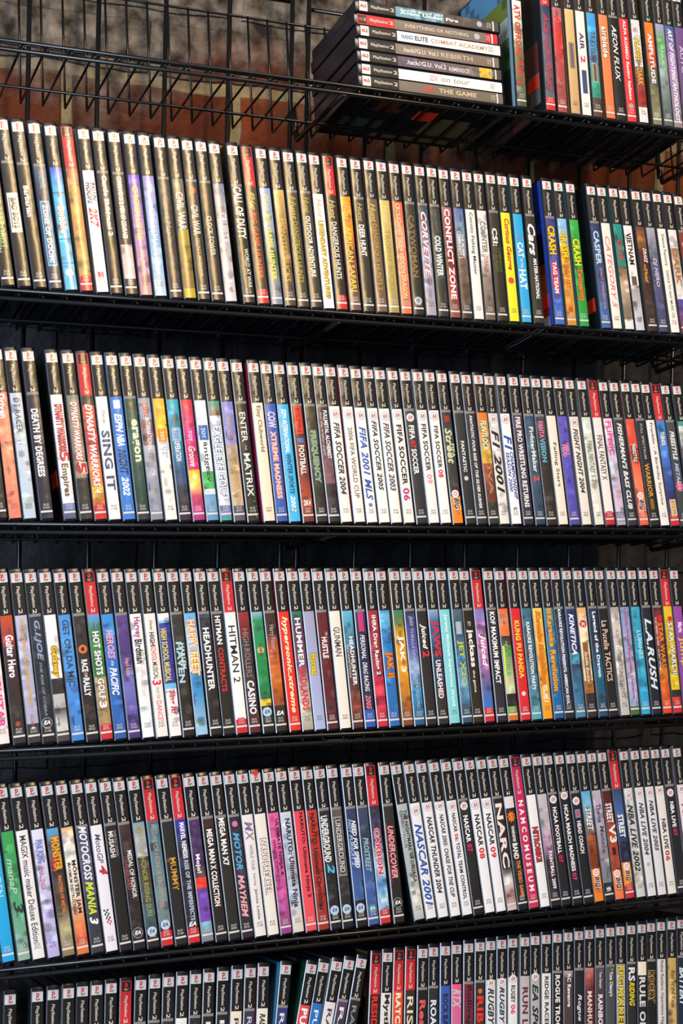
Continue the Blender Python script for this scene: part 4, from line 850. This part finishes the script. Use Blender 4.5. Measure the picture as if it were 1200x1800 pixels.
def parse_items(spec):
    out = []
    for it in spec.split(' ; '):
        it = it.strip()
        if not it: continue
        if it.startswith('@'):
            out.append(('@', it[1:].split()))
            continue
        txt, rest = it.rsplit('|', 1)
        r = rest.split()
        t0, t1, col, h = float(r[0]), float(r[1]), r[2], float(r[3])
        v = float(r[4]) if len(r) > 4 else 0
        fl = r[5] if len(r) > 5 else ''
        oc = None
        for q in r[5:]:
            if 'o=' in q: oc = q.split('o=')[1]
        if fl.startswith('o='): fl = ''
        fl = fl.split('o=')[0]
        d = dict(bold='b' in fl, ital='i' in fl, up='u' in fl)
        want(txt, d['bold'], d['ital'])
        if oc: want(txt, d['bold'], d['ital'], .065)
        out.append(('T', txt, t0, t1, C(col), h, v, d, C(oc) if oc else None))
    return out


PARSED = {}
for row in CASES:
    PARSED[row] = []
    for line in CASES[row].strip().split('\n'):
        look, bands, items = line.split(' / ')
        PARSED[row].append((look, bands, parse_items(items)))
build_glyphs()

LOGO_LIGHT = logo_ink(False).mesh('logo_patch')
LOGO_DARK = logo_ink(True).mesh('logo_patch')
EMBLEM = emblem_ink().mesh('console_logo')
k_ = Ink()
k_.text('PlayStation', .106, .226, C('d8d4cc'), .40, -.02, lift=.2)
k_.text('2', .235, .262, C('d8d4cc'), .38, 0.02, lift=.2)
BRAND = k_.mesh('console_lettering')
SER = {}
for s_ in SERIALS:
    for nm, col in (('l', 'c8c8c8'), ('d', '6c6866')):
        k_ = Ink()
        k_.text(s_, .903, .932, C(col), .62, 0, up=True, lift=.2)
        SER[(s_, nm)] = k_.mesh('serial_lettering')
k_ = Ink(); k_.rect(.943, .9535, C('d8d4d0'), 1.0, 0, .13); FOOT = k_.mesh('foot_rule')


def title_mesh(items):
    T, E_ = Ink(), Ink()
    for it in items:
        if it[0] == 'T':
            _, txt, t0, t1, col, h, v, d, oc = it
            T.text(txt, t0, t1, col, h, v, d['bold'], d['ital'], d['up'], 0.0, .2, oc)
            continue
        a = it[1]
        kind = a[0]
        if kind == 'rect':
            E_.rect(float(a[1]), float(a[2]), C(a[3]), float(a[4]), float(a[5]) if len(a) > 5 else 0)
        elif kind in ('disc', 'discr'):
            E_.disc(float(a[1]), C(a[2]), float(a[3]), lift=.14 if kind == 'disc' else .16)
        elif kind == 'burst':
            E_.burst(float(a[1]), float(a[2]), C(a[3]))
        elif kind == 'rain':
            rr = random.Random(3)
            for _ in range(46):
                t = rr.uniform(float(a[1]), float(a[2]) - .03)
                E_.rect(t, t + rr.uniform(.004, .012), C(a[3]), .05, rr.uniform(.12, .47) * (.4 + .6 * (t - .5) * 2))
        elif kind == 'check':
            t0, t1 = float(a[1]), float(a[2])
            for q in range(8):
                for w_ in range(3):
                    if (q + w_) % 2 == 0:
                        E_.rect(t0 + (t1 - t0) * q / 8, t0 + (t1 - t0) * (q + 1) / 8, C('28282c') if q < 6 else C('c03040'), .14, -.25 + w_ * .15 + q * .03)
        elif kind in ('ea', 'EAl', 'EAt', 'eak', 'ea2'):
            t = float(a[1])
            if kind == 'ea':
                E_.disc(t, C('9a9ca0'), 5.3, lift=.13); E_.disc(t, C('e8e8e8'), 4.7, lift=.15)
                E_.text('EA', t - .013, t + .008, C('b83848'), .48, 0, True, True, True, lift=.2)
                E_.rect(t + .0105, t + .0135, C('8088a0'), .38, 0, .19)
            elif kind in ('EAl', 'EAt'):
                E_.disc(t, C('b8cce0' if kind == 'EAl' else '48808c'), 5.4, lift=.15)
                E_.text('EA', t - .012, t + .009, C('28487c' if kind == 'EAl' else 'd8f0f0'), .55, 0, True, True, True, lift=.2)
            elif kind == 'eak':
                E_.disc(t, C('a8a4a8'), 5.7, lift=.15, inner=5.1)
                E_.text('EA', t - .013, t + .010, C('f0f0f0'), .62, 0, True, True, True, lift=.2)
            else:
                E_.text('EA', t - .014, t + .012, C('f4f4f4'), .75, 0, True, True, True, lift=.2)
        elif kind == 'big':
            t = float(a[1])
            E_.disc(t - .03, C('f0e4e0'), 4.6, lift=.15); E_.disc(t - .03, C('c85060'), 2.4, lift=.17, inner=1.6)
            E_.text('BIG', t - .008, t + .074, C('f0ece8'), .72, .05, True, True, False, .045, .17)
            E_.text('BIG', t - .004, t + .070, C('202020'), .6, .05, True, True, False, 0.0, .22)
    return T, E_


def cover_mesh(base, seed, bright, zones=None):
    """printed cover paper wrapped round both broad sides"""
    rr = random.Random(seed)
    ny, nz = 10, 14
    V, F, cols = [], [], []
    boxes = [(rr.uniform(0, 1), rr.uniform(.1, .9), rr.uniform(.08, .3), rr.uniform(.05, .2),
              C(rr.choice(['303438', 'a0a4a8', '406080', 'a04830', '688058', '101014', 'c0a060']))) for _ in range(7)]
    for side, x in ((0, .30), (1, W - .30)):
        b0 = len(V)
        for j in range(nz + 1):
            for i in range(ny + 1):
                V.append((x * mm, (10.5 + 117 * i / ny) * mm, (3 + 184 * j / nz) * mm))
        for j in range(nz):
            for i in range(ny):
                a = b0 + j * (ny + 1) + i
                q = (a, a + ny + 1, a + ny + 2, a + 1)
                F.append(q if side == 0 else q[::-1])
                c = base
                for by, bz, wy, wz, bc in boxes:
                    if abs(i / ny - by) < wy and abs(j / nz - bz) < wz:
                        c = tuple(x_ * (1 - bright) + y_ * bright for x_, y_ in zip(base, bc))
                if zones and side == 0:
                    for zb, zc in zones:
                        if (j + .5) / nz > zb: c = C(zc)
                    if (i * 7 + j * 3) % 5 == 0 and (j + .5) / nz > .2: c = tuple(.5 * q for q in c)
                cols.append(c)
        # narrow fold that reaches the spine edge
        b0 = len(V)
        y0, y1 = 2.3, 9.4
        xx = -.03 if side == 0 else W + .03
        V += [(xx * mm, y0 * mm, 3 * mm), (xx * mm, y1 * mm, 3 * mm), (xx * mm, y1 * mm, 187 * mm), (xx * mm, y0 * mm, 187 * mm)]
        F.append((b0, b0 + 3, b0 + 2, b0 + 1) if side == 0 else (b0, b0 + 1, b0 + 2, b0 + 3))
        cols.append(base)
    return colour_mesh('cover_sheet', V, F, cols)


# case positions along each shelf (millimetres) and how far each leans (degrees)
PLACE = {
'A':([598.3, 638.2, 655.6, 673.2, 689.3, 705.5, 723.4, 739.3, 755.3, 771.4, 792.3, 808.4, 823.7, 839.1],[1.1, 1.1, 0.9, 0.6, 0.4, 0.3, 0.0, -0.2, -0.3, -0.4, -0.4, -0.4, -0.4, -0.4]),
'B':([-22.7, -6.9, 10.2, 26.8, 43.0, 59.9, 76.4, 93.6, 109.1, 125.3, 141.6, 157.5, 175.4, 190.8, 207.0, 222.7, 238.5, 259.8, 276.5, 292.8, 309.1, 325.1, 340.5, 356.0, 372.1, 389.1, 406.1, 421.8, 437.2, 453.4, 469.1, 485.4, 501.3, 517.4, 533.5, 548.8, 564.4, 580.5, 596.0, 613.1, 630.0, 658.9, 676.6, 694.3, 725.9, 741.9, 759.2, 775.9, 794.4, 810.5, 827.5, 843.8, 861.1],[-6.8, -6.8, -6.8, -6.8, -6.4, -6.1, -5.8, -5.4, -5.1, -4.8, -4.5, -4.4, -4.4, -4.3, -4.3, -4.3, -4.2, -4.2, -4.1, -3.9, -3.7, -3.5, -3.3, -3.1, -2.9, -2.7, -2.5, -2.3, -2.1, -1.9, -1.7, -1.5, -1.5, -1.4, -1.4, -1.3, -1.3, -1.3, -1.2, -1.2, -1.1, -1.4, -1.6, -1.8, -2.2, -2.4, -2.6, -2.8, -3.0, -3.2, -3.4, -3.4, -3.4]),
'C':([-10.5, 4.9, 20.6, 38.6, 63.4, 80.6, 96.6, 112.1, 127.8, 143.5, 158.9, 174.8, 191.0, 206.6, 222.3, 238.2, 254.1, 270.5, 289.1, 304.8, 320.5, 337.1, 352.9, 368.2, 383.6, 399.7, 416.2, 432.0, 447.3, 463.7, 480.3, 495.7, 511.0, 527.4, 544.6, 560.0, 575.3, 590.6, 606.5, 623.0, 640.3, 656.2, 672.3, 688.8, 705.4, 723.4, 739.2, 756.5, 772.4, 789.2, 805.1, 820.9, 836.6, 851.9, 869.0],[-5.6, -5.6, -5.6, -5.5, -5.3, -5.2, -5.1, -5.0, -4.9, -4.8, -4.7, -4.6, -4.5, -4.4, -4.3, -4.2, -4.1, -4.0, -3.8, -3.7, -3.6, -3.6, -3.6, -3.6, -3.6, -3.5, -3.5, -3.5, -3.5, -3.5, -3.4, -3.3, -3.2, -3.1, -3.0, -2.9, -2.8, -2.7, -2.6, -2.5, -2.6, -2.7, -2.9, -3.0, -3.2, -3.3, -3.4, -3.6, -3.7, -3.9, -4.0, -4.1, -4.1, -4.1, -4.1]),
'D':([-2.9, 14.3, 29.9, 45.2, 60.7, 76.7, 92.5, 107.9, 123.3, 138.8, 154.3, 169.8, 185.2, 200.6, 215.9, 231.6, 247.0, 262.3, 277.8, 294.1, 309.8, 326.4, 341.9, 357.3, 372.6, 388.8, 404.5, 420.3, 436.2, 451.6, 468.4, 483.7, 499.1, 514.6, 530.4, 546.4, 561.7, 577.1, 594.1, 609.8, 626.3, 642.2, 657.6, 673.3, 688.7, 704.9, 721.3, 737.0, 752.7, 769.3, 784.7, 800.6, 816.0, 833.1, 848.7, 864.3],[-5.3, -5.3, -5.3, -5.3, -5.3, -5.3, -5.2, -5.0, -4.9, -4.8, -4.6, -4.5, -4.3, -4.2, -4.1, -4.0, -3.9, -3.9, -3.8, -3.8, -3.7, -3.7, -3.5, -3.4, -3.2, -3.0, -2.9, -2.7, -2.5, -2.4, -2.2, -2.2, -2.2, -2.1, -2.1, -2.1, -2.1, -2.1, -2.0, -2.0, -2.0, -2.0, -2.0, -1.9, -1.9, -1.9, -1.9, -1.9, -1.8, -1.7, -1.6, -1.5, -1.4, -1.3, -1.2, -1.2]),
'E':([6.7, 22.9, 38.5, 54.9, 70.8, 86.9, 103.0, 118.5, 133.9, 149.3, 165.1, 181.2, 196.7, 212.0, 227.7, 243.6, 259.0, 274.4, 289.8, 305.1, 321.0, 336.3, 352.2, 367.6, 382.9, 398.3, 414.9, 430.4, 445.7, 462.9, 490.1, 505.5, 521.1, 537.0, 553.0, 568.4, 583.8, 599.2, 614.6, 630.1, 645.8, 661.2, 676.5, 691.9, 707.6, 722.9, 738.3, 753.6, 769.0, 784.6, 801.1, 816.4, 832.3, 847.9, 863.5, 881.0],[-6.8, -6.8, -6.8, -6.7, -6.5, -6.4, -6.2, -6.1, -5.9, -5.8, -5.6, -5.5, -5.3, -5.2, -5.1, -4.9, -4.8, -4.7, -4.5, -4.4, -4.3, -4.1, -3.9, -3.7, -3.6, -3.4, -3.1, -3.1, -3.0, -2.9, -6.2, -5.7, -5.6, -5.4, -5.2, -5.0, -4.8, -4.6, -4.5, -4.3, -4.1, -4.0, -3.9, -3.8, -3.7, -3.6, -3.5, -3.4, -3.3, -3.1, -3.0, -2.9, -2.8, -2.8, -2.8, -2.8]),
'F':([9.7, 38.2, 55.0, 71.3, 86.6, 101.9, 118.0, 134.2, 150.6, 166.4, 181.8, 197.2, 212.7, 228.1, 244.2, 261.2, 276.6, 291.9, 307.4, 323.2, 339.0, 354.8, 370.5, 386.4, 430.6, 447.2, 463.8, 480.3, 496.7, 513.0, 528.4, 544.6, 560.7, 576.1, 591.4, 606.8, 622.2, 638.7, 654.1, 669.8, 685.2, 700.8, 717.4, 732.8, 748.2, 763.6, 779.0, 794.9, 810.3, 825.7, 841.0, 856.9, 872.3, 888.0],[1.7, 2.0, 2.1, 2.3, 2.5, 2.6, 2.8, 3.0, 3.2, 3.3, 3.5, 3.7, 3.8, 4.0, 4.2, 4.4, 4.5, 4.7, 8.5, 13.8, 13.9, 14.0, 14.1, 14.3, 6.0, 5.7, 5.3, 5.0, 4.7, 4.4, 4.4, 4.4, 4.5, 4.5, 4.5, 4.5, 4.6, 4.6, 4.6, 4.6, 4.7, 4.7, 4.7, 4.7, 4.8, 4.8, 4.8, 4.8, 4.9, 4.9, 4.9, 4.9, 5.0, 5.0]),
}
# cases whose broad side can be seen: base colour, contrast of the picture on it
OPEN_SIDE = {('A', 0): ('88a8b8', .8), ('A', 1): ('141a20', .35), ('B', 41): ('2848b0', .5), ('B', 44): ('10141c', .25),
             ('C', 4): ('101014', .2), ('E', 30): ('141a20', .3), ('F', 1): ('14202c', .2), ('F', 18): ('3888b0', .7),
             ('F', 19): ('103828', .4), ('F', 15): ('b0d8f0', .1), ('F', 17): ('c03030', .6), ('S', 6): ('14161c', .3)}
ZONES = {('B', 41): [(0, 'c8ccd0'), (.09, 'c83020'), (.22, 'b85820'), (.42, '101420'), (.62, '20389c')],
         ('A', 0): [(0, '28302c'), (.3, '3c5c34'), (.5, 'a8b4b0'), (.62, '6c7c30'), (.8, '5090b8')]}
EDGE = {('B', 45): 'e07838', ('B', 46): '208878', ('B', 47): 'b0c8e0', ('B', 48): '403830', ('B', 49): '90c0c0', ('B', 50): '907060',
        ('B', 51): 'c8d0e8', ('B', 42): '90c0d8', ('B', 43): '50a8a0', ('B', 39): '28a0d0', ('C', 18): 'b02050', ('C', 25): 'c02838'}


def build_case(row, i, look, bands, items, mw):
    rng = random.Random(ord(row) * 1009 + i * 31)
    head, f, lab = spine_label(bands, rng)
    e = bpy.data.objects.new('game_case', None)
    COL.objects.link(e)
    e.matrix_world = mw
    link(SHELL, 'case_shell', None, e)
    L = link(lab, 'spine_label', None, e)
    key = (row, i)
    if key in OPEN_SIDE:
        c, br_ = OPEN_SIDE[key]
        link(cover_mesh(C(c), i + 31, br_, ZONES.get(key)), 'cover_sheet', None, e)
    else:
        c = C(EDGE[key]) if key in EDGE else tuple(.55 * q for q in f(.6))
        link(cover_mesh(c, i + 31, .4), 'cover_sheet', None, e)
    link(LOGO_DARK if head in 'RS' else LOGO_LIGHT, 'logo_patch', None, L)
    link(EMBLEM, 'console_logo', None, L)
    link(BRAND, 'console_lettering', None, L)
    foot = f(.93)
    light = lum(foot) > .35 and head == 'K'
    s_ = SERIALS[(i * 5 + len(look)) % len(SERIALS)]
    if not any(it[0] == '@' and it[1][0] in ('big', 'eak', 'ea2', 'sticker') and float(it[1][1]) > .895 for it in items):
        link(SER[(s_, 'd' if light else 'l')], 'serial_lettering', None, L)
    if not light:
        link(FOOT, 'foot_rule', None, L)
    for it in items:
        T, E_ = title_mesh([it])
        if T.F: link(T.mesh('title_lettering'), 'title_lettering', None, L)
        if E_.F: link(E_.mesh('printed_emblem'), 'printed_emblem', None, L)
    for it in items:
        if it[0] == '@' and it[1][0] == 'sticker':
            k = Ink(); k.rect(float(it[1][1]), float(it[1][2]), C('d8c090'), .75, .05, .24)
            m = k.mesh('price_label'); m.materials.clear(); m.materials.append(PAPER)
            link(m, 'price_label', None, L)['label'] = 'yellowed price label'
            k = Ink(); k.text('$12.99', float(it[1][1]) + .008, float(it[1][2]) - .008, C('a07840'), .45, .05, lift=.28)
            link(k.mesh('price_lettering'), 'price_lettering', None, L)
    return e


want('$12.99')
build_glyphs()


def side_sticker(e, y, z, w=26, h=17):
    m = box_mesh(-.12 * mm, .18 * mm, y * mm, (y + w) * mm, z * mm, (z + h) * mm, 'price_sticker')
    link(m, 'price_sticker', STICKER, e)['label'] = 'orange-red price sticker'


for row in 'ABCDEF':
    xs, leans = PLACE[row]
    n = len(xs)
    assert n == len(PARSED[row]), (row, n, len(PARSED[row]))
    rj = random.Random(ord(row))
    for i, (look, bands, items) in enumerate(PARSED[row]):
        th = math.radians(leans[i])
        lift = W * math.sin(th) if th > 0 else 0
        dy = rj.uniform(0, 2.2)
        mw = (Matrix.Translation((xs[i] * mm, 0, SHELF_Z[row] * mm)) @ TILT @
              Matrix.Translation((0, dy * mm, (4.0 + lift) * mm)) @ Matrix.Rotation(th, 4, 'Y'))
        e = build_case(row, i, look, bands, items, mw)
        tag(e, f'game case on the {SHELF_NAME[row]} shelf: {look}', 'game case', f'game cases on the {SHELF_NAME[row]} shelf')
        if (row, i) in (('A', 1), ('B', 41), ('B', 44), ('C', 4)):
            side_sticker(e, 8 if row != 'A' else 12, {'A': 36, 'B': 26, 'C': 40}[row])
        if (row, i) == ('E', 19):
            m = box_mesh(-3.2 * mm, 3.2 * mm, -.15 * mm, .1 * mm, -2.6 * mm, 2.6 * mm, 'price_sticker')
            o = link(m, 'price_sticker', STICKER, e); o.location = (LC * mm, -.2 * mm, zt(.024) * mm)
            o['label'] = 'torn orange-red sticker'

# the flat stack at the end of the top shelf
for i, (look, bands, items) in enumerate(PARSED['S']):
    lv = 6 - i
    mw = (Matrix.Translation(((582.0 + [1.5, 0, 1.2, -1, .5, 1.2, 0][i]) * mm, 0, SHELF_Z['A'] * mm)) @ TILT @
          Matrix.Translation((0, [.5, 2.5, 0, 1.5, .8, 2, 0][i] * mm, (4.1 + lv * 15.35) * mm)) @ Matrix.Rotation(math.radians(-90), 4, 'Y'))
    e = build_case('S', i, look, bands, items, mw)
    tag(e, f'game case lying flat: {look}', 'game case', 'game cases lying in a flat stack on the top shelf')
    if i == 6:
        side_sticker(e, 44, 66, 24, 26)
